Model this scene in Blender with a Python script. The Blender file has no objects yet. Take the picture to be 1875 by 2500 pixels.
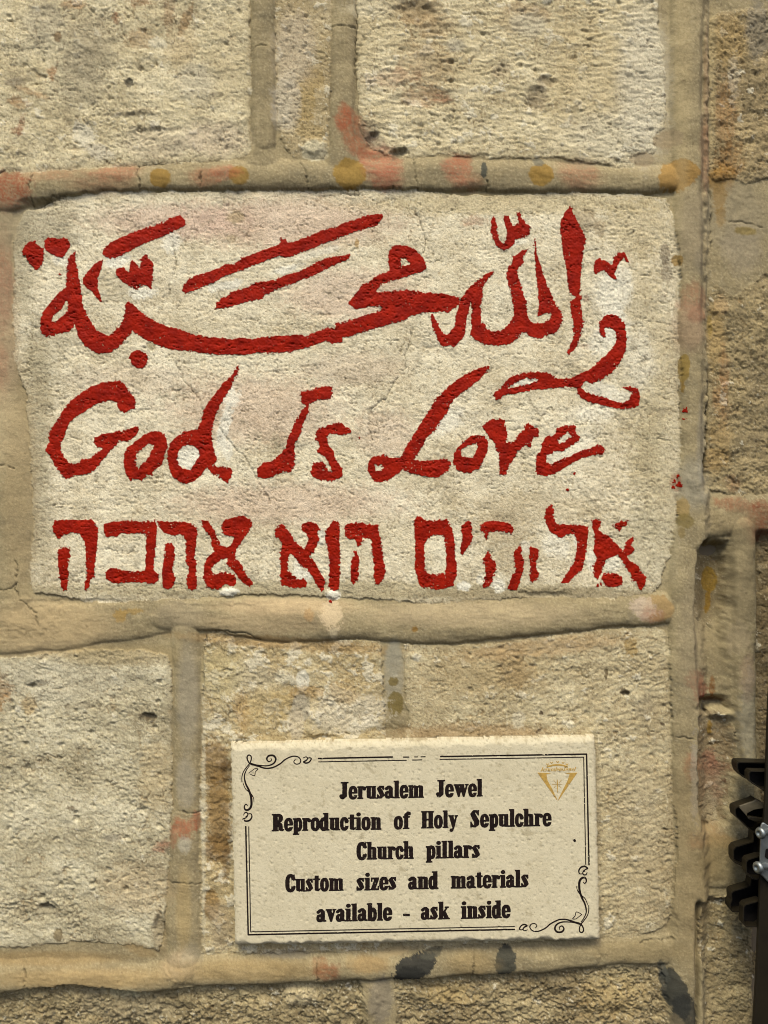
import bpy, math
import numpy as np
from mathutils import Vector

# ------------------------------------------------------------------ camera, light, exposure
S = 0.000445            # metres per photograph pixel on the wall plane
CX, CY, Z0 = 937.5, 1250.0, 1.55
D = 0.98                # camera distance from the wall, metres
sc = bpy.context.scene
cam_d = bpy.data.cameras.new('camera'); cam = bpy.data.objects.new('camera', cam_d)
sc.collection.objects.link(cam); sc.camera = cam
cam.location = (0, -D, Z0); cam.rotation_euler = (math.radians(90), 0, 0)
cam_d.sensor_fit = 'VERTICAL'; cam_d.sensor_height = 24
cam_d.lens = 24 * D / (2500 * S)
cam_d.clip_start = 0.02; cam_d.clip_end = 100
SUN_EL, SUN_AZ = math.radians(57), math.radians(-24)      # azimuth measured from the wall's normal, to the left
world = bpy.data.worlds.new("World"); sc.world = world; world.use_nodes = True
wn = world.node_tree.nodes; wl = world.node_tree.links
sky = wn.new('ShaderNodeTexSky'); sky.sky_type = 'NISHITA'; sky.sun_disc = False
sky.sun_elevation = SUN_EL; sky.sun_rotation = math.pi + SUN_AZ
wl.new(sky.outputs[0], wn['Background'].inputs[0]); wn['Background'].inputs[1].default_value = 0.06
sky.dust_density = 3; sky.air_density = .8; sky.ozone_density = .4
sun_d = bpy.data.lights.new('sun', 'SUN'); sun = bpy.data.objects.new('sun', sun_d); sc.collection.objects.link(sun)
sun_d.energy = 1.15; sun_d.angle = math.radians(22); sun_d.color = (1.0, 0.935, 0.78)
to_sun = Vector((math.sin(SUN_AZ) * math.cos(SUN_EL), -math.cos(SUN_AZ) * math.cos(SUN_EL), math.sin(SUN_EL)))
sun.rotation_euler = to_sun.to_track_quat('Z', 'Y').to_euler()
sc.view_settings.view_transform = 'Standard'; sc.view_settings.look = 'None'
sc.view_settings.gamma = 1; sc.view_settings.use_curve_mapping = False
sc.view_settings.exposure = 1.80
sc.render.engine = 'CYCLES'
sc.cycles.filter_width = 1.0

# ------------------------------------------------------------------ helpers
f32 = np.float32
def lin(c):
    c = np.asarray(c, float) / 255
    return np.where(c <= .04045, c / 12.92, ((c + .055) / 1.055) ** 2.4)
KA = 0.80               # photographed colour -> base colour
def col(r, g, b): return tuple(float(v) * KA for v in lin((r, g, b)))
rng = np.random.RandomState(7)
PERM = rng.permutation(256).astype(np.int32); PERM = np.concatenate([PERM, PERM])
ANG = rng.rand(256) * 2 * np.pi
GX, GY = np.cos(ANG).astype(f32), np.sin(ANG).astype(f32)
JX, JY = rng.rand(256).astype(f32), rng.rand(256).astype(f32)
def perlin(x, y, seed=0):
    x = x + seed * 17.31; y = y + seed * 9.17
    xf = np.floor(x); yf = np.floor(y)
    xi = xf.astype(np.int32) & 255; yi = yf.astype(np.int32) & 255
    fx = (x - xf).astype(f32); fy = (y - yf).astype(f32)
    u = fx * fx * fx * (fx * (fx * 6 - 15) + 10); v = fy * fy * fy * (fy * (fy * 6 - 15) + 10)
    a = PERM[xi]; b = PERM[(xi + 1) & 255]
    y1 = (yi + 1) & 255
    def g(h, dx, dy): return GX[h] * dx + GY[h] * dy
    n00 = g(PERM[a + yi], fx, fy); n10 = g(PERM[b + yi], fx - 1, fy)
    n01 = g(PERM[a + y1], fx, fy - 1); n11 = g(PERM[b + y1], fx - 1, fy - 1)
    return 1.5 * ((n00 * (1 - u) + n10 * u) * (1 - v) + (n01 * (1 - u) + n11 * u) * v)
def fbm(x, y, o, seed=0, gain=.5):
    s = 0; a = 1.0; t = 0
    for i in range(o):
        s = s + a * perlin(x, y, seed + i * 3.7); t += a; a *= gain; x = x * 2.03; y = y * 2.03
    return s / t * 1.3
def worley(x, y, seed=0):
    x = x + seed * 13.7; y = y + seed * 7.9
    xf = np.floor(x); yf = np.floor(y); xi = xf.astype(np.int32); yi = yf.astype(np.int32)
    fx = (x - xf).astype(f32); fy = (y - yf).astype(f32); best = None; bid = None
    for dx in (-1, 0, 1):
        for dy in (-1, 0, 1):
            h = PERM[PERM[(xi + dx) & 255] + ((yi + dy) & 255)]
            d = (dx + JX[h] - fx) ** 2 + (dy + JY[h] - fy) ** 2
            if best is None: best, bid = d, h
            else:
                m = d < best; best = np.where(m, d, best); bid = np.where(m, h, bid)
    return np.sqrt(best), bid
def sstep(a, b, x):
    t = np.clip((x - a) / (b - a), 0, 1); return t * t * (3 - 2 * t)
def poly_sdf(P, X, Y):                                # positive inside
    P = np.asarray(P, float); n = len(P)
    d = np.full(X.shape, 1e9, f32); ins = np.zeros(X.shape, bool)
    for i in range(n):
        x1, y1 = P[i]; x2, y2 = P[(i + 1) % n]
        ex, ey = x2 - x1, y2 - y1; L = ex * ex + ey * ey + 1e-9
        t = np.clip(((X - x1) * ex + (Y - y1) * ey) / L, 0, 1)
        d = np.minimum(d, (X - x1 - t * ex) ** 2 + (Y - y1 - t * ey) ** 2)
        if y1 != y2:
            c = ((Y >= y1) != (Y >= y2)) & (X < (x2 - x1) * (Y - y1) / (y2 - y1) + x1)
            ins ^= c
    return np.where(ins, 1, -1) * np.sqrt(d)
def line_dist(P, X, Y, closed=False):                 # distance to a polyline and interpolated extras
    P = np.asarray(P, float)
    best = np.full(X.shape, 1e9, f32); ext = np.zeros(X.shape, f32)
    for i in range(len(P) - 1):
        x1, y1 = P[i][:2]; x2, y2 = P[i + 1][:2]
        ex, ey = x2 - x1, y2 - y1; L = ex * ex + ey * ey + 1e-9
        t = np.clip(((X - x1) * ex + (Y - y1) * ey) / L, 0, 1)
        d = np.sqrt((X - x1 - t * ex) ** 2 + (Y - y1 - t * ey) ** 2)
        if P.shape[1] > 2:
            r = P[i][2] + t * (P[i + 1][2] - P[i][2])
            m = (d / r) < (best / np.maximum(ext, 1e-6)) if i else np.ones(X.shape, bool)
        else: r = 0; m = d < best
        best = np.where(m, d, best); ext = np.where(m, r, ext)
    return best, ext

def new_obj(name, me, parent=None, mats=()):
    o = bpy.data.objects.new(name, me); sc.collection.objects.link(o)
    for m in mats: me.materials.append(m)
    if parent:
        bpy.context.view_layer.update()
        o.parent = parent; o.matrix_parent_inverse = parent.matrix_world.inverted()
    return o
def empty(name, loc, label, cat):
    o = bpy.data.objects.new(name, None); sc.collection.objects.link(o)
    o.location = loc; o['label'] = label; o['category'] = cat; o.empty_display_size = .05
    bpy.context.view_layer.update()
    return o
def mesh_from(name, V, quads, color=None, smooth=True):
    """V (n,3), quads (m,4) numpy -> mesh centred on its own origin; returns mesh, centre"""
    c = V.mean(0); me = bpy.data.meshes.new(name)
    me.vertices.add(len(V)); me.vertices.foreach_set('co', (V - c).astype(f32).ravel())
    m = len(quads); me.loops.add(m * 4); me.loops.foreach_set('vertex_index', quads.astype(np.int32).ravel())
    me.polygons.add(m); me.polygons.foreach_set('loop_start', np.arange(0, m * 4, 4, dtype=np.int32))
    me.polygons.foreach_set('use_smooth', np.full(m, smooth, bool))
    me.update(calc_edges=True)
    if color is not None:
        a = me.color_attributes.new('pigment', 'FLOAT_COLOR', 'POINT')
        a.data.foreach_set('color', np.concatenate([color, np.ones((len(V), 1))], 1).astype(f32).ravel())
    return me, c

# ------------------------------------------------------------------ materials
def nt(name):
    m = bpy.data.materials.new(name); m.use_nodes = True
    t = m.node_tree; return m, t, t.nodes, t.links, t.nodes['Principled BSDF']
def noise(N, L, co, scale, detail=4, rough=.6):
    n = N.new('ShaderNodeTexNoise'); n.inputs['Scale'].default_value = scale
    n.inputs['Detail'].default_value = detail; n.inputs['Roughness'].default_value = rough
    L.new(co, n.inputs['Vector']); return n.outputs['Fac']
def masonry_mat(name, var, bump, scale, rough=.92):
    m, t, N, L, b = nt(name)
    co = N.new('ShaderNodeTexCoord').outputs['Object']
    a = N.new('ShaderNodeVertexColor'); a.layer_name = 'pigment'
    mr = N.new('ShaderNodeMapRange'); L.new(noise(N, L, co, scale, 6, .7), mr.inputs[0])
    mr.inputs[1].default_value = .28; mr.inputs[2].default_value = .72
    mr.inputs[3].default_value = 1 - var; mr.inputs[4].default_value = 1 + var
    mx = N.new('ShaderNodeMix'); mx.data_type = 'RGBA'; mx.blend_type = 'MULTIPLY'; mx.inputs[0].default_value = 1
    L.new(a.outputs['Color'], mx.inputs[6])
    cb = N.new('ShaderNodeCombineColor')
    for i in range(3): L.new(mr.outputs[0], cb.inputs[i])
    L.new(cb.outputs[0], mx.inputs[7]); L.new(mx.outputs[2], b.inputs['Base Color'])
    b.inputs['Roughness'].default_value = rough; b.inputs['Specular IOR Level'].default_value = .25
    bp = N.new('ShaderNodeBump'); bp.inputs['Distance'].default_value = .001; bp.inputs['Strength'].default_value = bump
    L.new(noise(N, L, co, scale * 1.3, 5, .75), bp.inputs['Height']); L.new(bp.outputs[0], b.inputs['Normal'])
    return m
M_STONE = masonry_mat('limestone', .26, 1.0, 560)
M_MORTAR = masonry_mat('lime_mortar', .15, .7, 800)
M_TILE = masonry_mat('tumbled_stone_tile', .08, .4, 600, .85)
def plain_mat(name, c, c2, scale, rough, metal=0, bump=.2, spec=.5):
    m, t, N, L, b = nt(name)
    co = N.new('ShaderNodeTexCoord').outputs['Object']
    mx = N.new('ShaderNodeMix'); mx.data_type = 'RGBA'
    r = N.new('ShaderNodeMapRange'); r.inputs[1].default_value = .35; r.inputs[2].default_value = .65
    L.new(noise(N, L, co, scale), r.inputs[0]); L.new(r.outputs[0], mx.inputs[0])
    mx.inputs[6].default_value = (*c, 1); mx.inputs[7].default_value = (*c2, 1)
    L.new(mx.outputs[2], b.inputs['Base Color'])
    b.inputs['Roughness'].default_value = rough; b.inputs['Metallic'].default_value = metal
    b.inputs['Specular IOR Level'].default_value = spec
    bp = N.new('ShaderNodeBump'); bp.inputs['Distance'].default_value = .0006; bp.inputs['Strength'].default_value = bump
    L.new(noise(N, L, co, scale * 4), bp.inputs['Height']); L.new(bp.outputs[0], b.inputs['Normal'])
    return m
M_RED = plain_mat('red_paint', (.275, .010, .0016), (.165, .005, .0010), 70, .6, 0, .45, .07)
M_INK = plain_mat('black_ink', (.006, .0035, .003), (.016, .009, .007), 250, .8, 0, .1, .1)
M_GOLD = plain_mat('gold_ink', (.44, .27, .05), (.30, .19, .045), 300, .55, 0, .1)
M_BROWN = plain_mat('dark_brown_paint', (.012, .009, .0038), (.008, .006, .0028), 40, .5, 0, .15, .25)
M_BLACK = plain_mat('black_paint', (.003, .0025, .002), (.005, .004, .003), 60, .6, 0, .2, .15)
M_STEEL = plain_mat('zinc_steel', (.30, .32, .30), (.20, .22, .21), 60, .45, .9, .15)

# ------------------------------------------------------------------ the wall: one relief, cut into stones and mortar
STEP = 2.6
def axis(lo, hi, far0, far1):
    a = [lo]; b = [hi]
    for lim, st in ((200, 7), (800, 18), (1500, 60), (9e9, 160)):
        while lo - a[-1] < lim and a[-1] > far0: a.append(a[-1] - st)
        while b[-1] - hi < lim and b[-1] < far1: b.append(b[-1] + st)
    return np.concatenate([a[:0:-1], np.arange(lo, hi, STEP), b])
xs = axis(-45, 1915, -2600, 4200); ys = axis(-45, 2545, -2400, 4700)
X, Y = np.meshgrid(xs, ys); X = X.astype(f32); Y = Y.astype(f32)
n25x, n25y = fbm(X / 30, Y / 30, 3, 1), fbm(X / 30, Y / 30, 3, 2)
n6x, n6y = perlin(X / 7, Y / 7, 3), perlin(X / 7, Y / 7, 4)
WX = X + 6 * n25x + 2.6 * n6x; WY = Y + 6 * n25y + 2.6 * n6y

# style, base tints, outline.  styles: rough / tooled / diag / painted / crumbly / smooth
CREAM, CREAM2 = (204, 190, 148), (184, 168, 124)
STONES = [
 dict(st='rough', c=((222,210,172),(202,188,148),(168,154,118)), P=[(-2600,-2400),(611,-2400),(611,60),(614,200),(608,300),(612,372),(560,392),(420,400),(250,410),(120,420),(-2600,424)]),
 dict(st='narrow', c=((194,178,140),(178,160,118),(160,144,108)), P=[(671,-2400),(812,-2400),(810,100),(806,200),(802,300),(806,365),(790,385),(752,392),(700,372),(676,300),(673,200)]),
 dict(st='tooled', c=((224,211,172),(202,187,146),(160,143,106)), P=[(870,-2400),(1612,-2400),(1606,60),(1622,120),(1624,260),(1626,310),(1600,325),(1600,372),(1556,376),(1548,412),(1500,412),(1460,395),(1420,398),(1380,385),(1200,384),(1100,378),(1000,384),(945,378),(905,358),(880,320),(872,200)]),
 dict(st='painted', name='painted_stone', c=((240,230,198),(222,209,174),(178,163,128)), P=[(165,481),(250,466),(420,468),(600,466),(800,464),(1000,462),(1120,478),(1250,476),(1400,470),(1560,474),(1632,486),(1645,540),(1655,600),(1660,700),(1654,800),(1660,900),(1656,1000),(1664,1090),(1655,1200),(1650,1260),(1640,1330),(1620,1400),(1600,1444),(1500,1460),(1300,1458),(1100,1468),(1040,1476),(960,1464),(800,1458),(640,1450),(480,1460),(330,1466),(240,1476),(180,1460),(80,1446),(72,1400),(82,1300),(80,1200),(72,1080),(62,960),(36,880),(30,760),(34,650),(36,560),(60,515)]),
 dict(st='pitted', c=((215,206,173),(191,180,145),(143,132,102)), P=[(-2600,1610),(0,1607),(100,1597),(200,1588),(330,1586),(410,1600),(420,1650),(418,1800),(420,1950),(414,2100),(404,2200),(396,2285),(385,2322),(340,2308),(200,2298),(60,2312),(-2600,2318)]),
 dict(st='flaky', c=((204,190,150),(184,164,118),(162,146,108)), P=[(500,1550),(540,1540),(600,1562),(680,1572),(780,1568),(880,1560),(930,1565),(938,1700),(940,1780),(955,1830),(955,2320),(560,2330),(495,2330),(490,2200),(488,2000),(494,1800),(494,1650)]),
 dict(st='diag', c=((210,197,158),(186,170,130),(152,138,104)), P=[(985,1572),(1100,1576),(1200,1572),(1320,1556),(1450,1540),(1600,1530),(1632,1545),(1636,1700),(1641,1800),(1640,1900),(1646,2000),(1654,2060),(1650,2100),(1640,2200),(1638,2240),(1610,2268),(1560,2286),(1450,2290),(1200,2305),(985,2320),(980,1900),(985,1800),(1000,1770),(990,1700)]),
 dict(st='crumbly', c=((184,168,126),(150,135,98),(118,104,74)), P=[(-2600,2424),(0,2424),(100,2408),(180,2398),(300,2412),(380,2425),(450,2408),(600,2402),(760,2400),(880,2396),(900,2500),(902,4700),(-2600,4700)]),
 dict(st='crumbly', c=((180,164,122),(146,130,94),(114,100,70)), P=[(962,2392),(1100,2386),(1300,2376),(1450,2364),(1614,2358),(1626,2400),(1634,2470),(1636,2600),(1636,4700),(975,4700),(968,2500)]),
 dict(st='right', c=((178,158,114),(150,133,96),(118,105,76)), P=[(1740,36),(1765,18),(1850,8),(4200,0),(4200,425),(1880,425),(1830,440),(1790,428),(1752,432),(1738,420),(1733,300),(1736,120)]),
 dict(st='right', c=((168,150,108),(142,127,92),(112,100,74)), P=[(1735,705),(1760,690),(1800,720),(1840,690),(1880,660),(4200,640),(4200,1200),(1860,1208),(1790,1206),(1742,1200),(1722,1165),(1724,1100),(1730,1000),(1732,900),(1728,800)]),
 dict(st='small', c=((142,128,92),(128,114,82),(114,102,74)), P=[(1702,1362),(1716,1356),(1788,1360),(1790,1440),(1786,1490),(1765,1520),(1745,1528),(1712,1506),(1702,1440)]),
 dict(st='rough', c=((150,136,104),(138,120,88),(120,104,76)), P=[(1706,1742),(1740,1738),(1790,1752),(1806,1790),(1812,1830),(1800,1880),(1792,1950),(1780,2010),(1745,2022),(1712,2005),(1706,1900)]),
 dict(st='right', c=((168,152,112),(146,130,94),(118,104,74)), P=[(1716,2210),(1760,2200),(1830,2190),(4200,2180),(4200,4700),(1720,4700),(1725,2500),(1735,2430),(1712,2330),(1708,2260)]),
 dict(st='right', c=((140,122,86),(122,106,74),(106,92,62)), P=[(1868,1320),(4200,1310),(4200,2060),(1880,2060),(1872,1800),(1862,1600)]),
]
MORTAR_C = ((176,161,121),(150,136,101),(127,117,90))
lab = np.full(X.shape, -1, np.int16); SD = np.full(X.shape, -60., f32)
for i, s in enumerate(STONES):
    P = np.array(s['P']); x0, y0 = P.min(0) - 80; x1, y1 = P.max(0) + 80
    c0, c1 = np.searchsorted(xs, [x0, x1]); r0, r1 = np.searchsorted(ys, [y0, y1])
    d = poly_sdf(s['P'], WX[r0:r1, c0:c1], WY[r0:r1, c0:c1])
    lab[r0:r1, c0:c1][d > 0] = i
    SD[r0:r1, c0:c1] = np.maximum(SD[r0:r1, c0:c1], d)

# raised mortar ribs: polyline of (x, y, half width), height mm, squareness
RIBS = [
 ([(-800,470,50),(0,470,50),(70,462,46),(110,450,40),(200,440,36),(345,436,33),(500,432,34),(640,430,36),(840,430,37),(1000,428,40),(1200,430,38),(1400,436,34),(1560,440,32),(1640,436,34)], 6.8, 3.2),
 ([(643,-2400,30),(643,112,30)], 5.5, 3.5), ([(643,124,30),(645,345,30)], 6.5, 3.5),
 ([(640,350,26),(640,420,52)], 5, 2.6),
 ([(840,-2400,29),(840,60,29)], 5, 3.5), ([(838,70,29),(835,340,31),(838,420,48)], 5.5, 3.2),
 ([(1690,-2400,50),(1688,300,52),(1690,600,44),(1692,760,38),(1696,900,40),(1700,1100,38),(1696,1250,48),(1670,1400,36),(1668,1600,40),(1674,1750,44),(1682,1900,42),(1682,2100,46),(1690,2300,58),(1680,2420,50),(1690,2600,44),(1690,4700,44)], 8, 3.5),
 ([(-30,520,60),(-30,760,58),(-16,900,60),(0,1100,70),(10,1300,70),(20,1450,62)], 3.2, 4),
 ([(-800,1530,70),(0,1530,66),(150,1525,62),(300,1512,50),(420,1500,42)], 3.6, 2.6),
 ([(400,1500,40),(500,1502,38),(600,1508,48),(700,1514,52),(850,1512,50),(1000,1520,50),(1150,1518,50),(1300,1508,46),(1450,1496,40),(1620,1486,38)], 5.8, 2.8),
 ([(452,1540,36),(458,1700,34),(456,1974,34)], 5.5, 3.2), ([(454,1986,34),(450,2140,36),(448,2250,42),(450,2380,46)], 5.5, 3.0),
 ([(430,2372,34),(500,2370,37),(700,2364,36),(900,2358,36),(1100,2350,34),(1300,2342,34),(1440,2330,32)], 6.5, 3.0), ([(1400,2333,34),(1520,2320,36),(1700,2318,40)], 4.5, 3.0),
 ([(-800,2392,40),(0,2388,40),(100,2380,38),(250,2384,38),(330,2392,36),(420,2384,34)], 7, 2.6),
 ([(1720,1262,52),(1800,1258,52),(1900,1250,52),(4200,1240,52)], 5, 2.6),
 ([(1824,1290,32),(1828,1500,32),(1828,1700,28),(1836,1860,22)], 9, 2.8),
 ([(1700,1630,50),(1800,1640,60)], 1.5, 3.5),
 ([(1720,2110,66),(1800,2105,70),(1900,2100,70)], 4, 3.0),
]
RX = X + 5 * fbm(X / 90, Y / 90, 2, 40) + 1.2 * n25x; RY = Y + 5 * fbm(X / 90, Y / 90, 2, 41) + 1.2 * n25y
rib = np.zeros(X.shape, f32); vert = np.zeros(X.shape, bool)
for P, h, q in RIBS:
    A = np.array(P); x0, y0 = A[:, :2].min(0) - 90; x1, y1 = A[:, :2].max(0) + 90
    c0, c1 = np.searchsorted(xs, [x0, x1]); r0, r1 = np.searchsorted(ys, [y0, y1])
    rx_, ry_ = RX[r0:r1, c0:c1], RY[r0:r1, c0:c1]
    d, w = line_dist(P, rx_, ry_)
    hv = h * (1 + .22 * perlin(rx_ / 70, ry_ / 70, 43))
    if abs(A[-1][0] - A[0][0]) > abs(A[-1][1] - A[0][1]):   # bed joints: feathered above, undercut below
        up = ry_ < np.interp(rx_, A[:, 0], A[:, 1])
        t = np.clip(d / np.where(up, w * 1.12, w), 0, 1)
        pr = np.where(up, (1 - t ** 2.0) ** 1.15, (1 - t ** 3.6) ** .62)
    else:
        t = np.clip(d / w, 0, 1); pr = (1 - t ** q) ** .8
        hv = hv * .95; vert[r0:r1, c0:c1] |= (t < 1)
    rib[r0:r1, c0:c1] = np.maximum(rib[r0:r1, c0:c1], hv * pr)

# ------ plaster relief
fine = fbm(X / 9, Y / 9, 3, 11)
vert |= X > 1690
brush = np.where(vert, perlin(X / 6.5, Y / 34, 12), perlin(X / 34, Y / 6.5, 12))
horiz = sstep(0, 1, 1 - np.abs(np.clip((rib > 0), 0, 1) - 1))
grit_m = fbm(X / 5.5, Y / 5, 2, 61); ter_g = fbm(X / 40, Y / 26, 4, 62, .6) * 3; ter_k = np.floor(ter_g)
ter_m = (ter_k + sstep(.7, 1.0, ter_g - ter_k)) / 3
H_m = -1.2 + .5 * fbm(X / 60, Y / 60, 3, 13) + .20 * fine + .20 * grit_m + .38 * ter_m + .22 * brush * (rib > 0) + rib
H_m += .9 * fbm(X / 180, Y / 180, 2, 14)
# ------ stone reliefs
big = fbm(X / 110, Y / 110, 4, 20); med = fbm(X / 26, Y / 26, 4, 21, .6); sm = fbm(X / 9, Y / 9, 3, 22, .6)
rid = 1 - np.abs(fbm(X / 40, Y / 28, 4, 23, .55)) * 2.4
def rot(a): c, s_ = math.cos(a), math.sin(a); return c * WX + s_ * WY, -s_ * WX + c * WY
def furrow(a, lx, ly, seed):
    u, v = rot(a); u = u + 10 * perlin(X / 60, Y / 60, seed + 1)
    return perlin(u / lx, v / ly, seed) + .5 * perlin(u / lx * 1.9, v / ly * 1.8, seed + 5)
fur_h = furrow(0.0, 34, 9, 30); fur_d = furrow(-0.45, 30, 8.5, 34); fur_v = furrow(1.5, 26, 10, 38)
pn = fbm(X / 10, Y / 8, 3, 44, .6); cl = fbm(X / 70, Y / 60, 4, 45, .6)
cl2 = fbm(X / 130, Y / 110, 3, 56, .55)
pits = sstep(.34, .66, pn + .50 * cl + .75 * cl2 - .06)                      # clustered broken pits
w2, id2 = worley(WX / 40, WY / 34, 6)
holes = sstep(.20, .06, w2 + .16 * med) * (JX[id2] > .72)
def terrace(f, n):
    g = f * n; k = np.floor(g); return (k + sstep(.78, 1.0, g - k)) / n
ter = terrace(fbm(WX / 75, WY / 50, 5, 46, .62), 5)        # spalled layers with sharp lips
ter2 = terrace(fbm(WX / 30, WY / 22, 4, 47, .6), 3)
gl = sstep(.86, 1.0, 1 - np.abs(perlin((X + 14 * perlin(X / 60, Y / 60, 57)) / 75, (Y + 8 * n25y) / 8.5, 58)) * 2.2) * sstep(-.15, .35, fbm(X / 60, Y / 34, 3, 59))
vein = sstep(.90, 1.0, 1 - np.abs(fbm(X / 120, Y / 95, 4, 75, .6)) * 2.6) * sstep(-.1, .35, fbm(X / 90, Y / 90, 3, 76))
pocket = sstep(.25, .75, fbm(X / 55, Y / 42, 4, 50, .6) + .15)
dots, _ = worley(X / 12, Y / 12, 8)
grit = fbm(X / 6, Y / 6, 2, 48)
ph = {
 'rough':   1.4 * big + 1.9 * ter + .7 * ter2 + .35 * med + .40 * grit - .9 * pits - 1.7 * holes,
 'narrow':  .8 * big + 1.4 * ter + .6 * ter2 + .4 * grit - 1.0 * pits - 1.5 * holes,
 'tooled':  -.8 * gl + 1.2 * big + 1.0 * ter + .4 * med + .85 * fur_h * sstep(-.5, .5, cl + .5) + .35 * grit - 1.6 * pits * (.4 + pocket) - 1.6 * pocket * sstep(1350, 1100, X + 60 * big) * sstep(-.2, .4, med) - 1.5 * holes,
 'painted': .8 * big + .75 * ter + .35 * ter2 + .25 * med + .26 * grit + .22 * fur_h * sstep(1100, 700, X + 0 * Y) + .55 * (.5 - dots) * sstep(1250, 1450, X) + .3 * fur_v * sstep(1350, 1500, X) - .7 * pits - 1.5 * gl,
 'pitted':  1.3 * big + 1.3 * ter + .8 * ter2 + .4 * med + .5 * grit - 1.4 * pits - 2.2 * holes,
 'flaky':   1.2 * big + 1.8 * ter + .9 * ter2 + .35 * grit + .5 * fur_d - .5 * pits,
 'diag':    1.3 * big + .9 * ter + .5 * med + .35 * grit + .75 * fur_d * sstep(1060, 1250, X) * sstep(-.7, .3, cl + .3) - .9 * pits - 1.6 * holes,
 'crumbly': -5 + 3.2 * big + 3.6 * ter + 1.6 * med + .6 * sm + .5 * grit - 3.0 * sstep(.8, 1.0, rid) - 2.0 * pits - 2 * holes,
 'right':   3.4 * big + 2.6 * ter + 1.0 * med + .3 * sm + .4 * grit + .5 * fur_v - 1.5 * sstep(.85, 1.0, rid) - .6 * pits,
 'small':   -3 + .5 * big + .5 * ter + .3 * grit,
}
# limewash flakes: thin raised crusts with broken outlines
flake_n = fbm(X / 48, Y / 40, 5, 60, .62)
flake = {'rough': .40, 'narrow': .28, 'tooled': .30, 'painted': 9, 'pitted': .50, 'flaky': .12, 'diag': .42, 'crumbly': .5, 'right': .45, 'small': .5}
# ------ the right-hand column of the wall stands back and turns away
recess = -9 * sstep(1712, 1742, X + 6 * n25x) * 1.0 - 6 * sstep(1760, 1990, X) - .02 * np.clip(X - 1990, 0, 400)
NX_, NY_ = X + 6 * n25x, Y + 6 * n25y
slot = np.zeros(X.shape, f32)
sl = (slice(np.searchsorted(ys, 1280), np.searchsorted(ys, 2090)), slice(np.searchsorted(xs, 1660), np.searchsorted(xs, 1850)))
for P_, dp_ in (([(1699,1345),(1714,1322),(1755,1312),(1790,1322),(1802,1380),(1797,1480),(1788,1560),(1800,1630),(1800,1700),(1800,1745),(1740,1752),(1706,1745),(1698,1680),(1692,1600),(1690,1500),(1696,1400)], 18),
                ([(1704,1750),(1735,1736),(1780,1742),(1812,1765),(1820,1850),(1808,1950),(1790,2020),(1750,2046),(1712,2030),(1700,1960),(1698,1850)], 12)):
    slot[sl] -= dp_ * np.where(NX_[sl] < 1740, sstep(-3, 12, pd_ := poly_sdf(P_, NX_[sl], NY_[sl])), sstep(-4, 30, pd_))
slot *= 1 - .6 * sstep(1470, 1600, Y) * sstep(1722, 1700, Y)
slot += (.7 * fbm(X / 34, Y / 60, 4, 67) + .35 * fbm(X / 9, Y / 14, 3, 68)) * sstep(1695, 1720, X) * (lab < 0)
slot += -11 * sstep(1852, 1862, X) * sstep(1290, 1330, Y)
slot += -7 * sstep(1690, 1706, X) * sstep(2195, 2215, Y)
gw = X - 1719 - 5 * perlin(Y / 130, X * 0, 63) - 3 * perlin(Y / 40, X * 0, 64)
slot += -9 * np.exp(-(gw / 9.5) ** 2) * sstep(1215, 1180, Y) * (.6 + .4 * perlin(Y / 160, X * 0 + .4, 65) + .2)
slot += -9 * np.exp(-((X - 1702 - 3 * perlin(Y / 50, X * 0, 66)) / 7) ** 2) * sstep(2185, 2215, Y)
BUMPS = [(765,358,30,22,3.2),(1746,1730,52,12,-3),(1745,1342,46,14,-5),(557,1446,16,9,2),(813,1452,12,9,2),(735,1728,26,34,-1.6),(1010,1602,14,9,1.6),(60,1500,80,46,2.2),
 (390,2268,13,34,-4.5),(362,1750,18,8,-4),(75,1674,14,6,-3),(116,2216,20,9,-3.5),(975,372,22,10,-4.5),(912,345,16,22,-3.5),(100,500,44,12,-3),(785,1801,36,6,-3.5),(1020,28,52,26,-3),(1040,236,50,26,-1.6),
 (1310,240,24,28,-2.4),(1336,200,26,10,-2),(1060,70,44,14,-1.8),(1160,2290,90,8,-1.5),(600,1840,30,40,-2.5),(545,2090,30,60,-2.5),(440,2360,40,34,2.2),(1525,1692,10,7,-3),(390,320,60,9,-1.5),(345,273,60,6,1.4),
 (316,202,10,10,-2),(700,1760,9,44,1.6),(758,1760,8,40,1.4),(960,1790,40,20,-2),(1700,1170,26,30,2),(1640,2250,12,30,-2.5),(200,1470,120,8,-1.4),(560,1468,120,8,1.0),(1330,1452,60,7,-2),(905,2445,24,50,2.5),(730,2440,40,24,2)]
H = H_m.copy()
COL = np.zeros(X.shape + (3,), f32)
big2 = fbm(X / 140, Y / 120, 5, 70, .6); mot = fbm(X / 22, Y / 20, 5, 71, .7); tiny = fbm(X / 6, Y / 6, 3, 72, .7)
def tint(c, t):
    a, b, d = [np.array(col(*q)) for q in c]
    t = np.clip(t, -1, 1)[..., None]
    return np.where(t > 0, b + (a - b) * t, b + (d - b) * -t)
COL[:] = tint(MORTAR_C, .9 * big2 + .6 * mot + .45 * tiny + .1)
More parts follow.
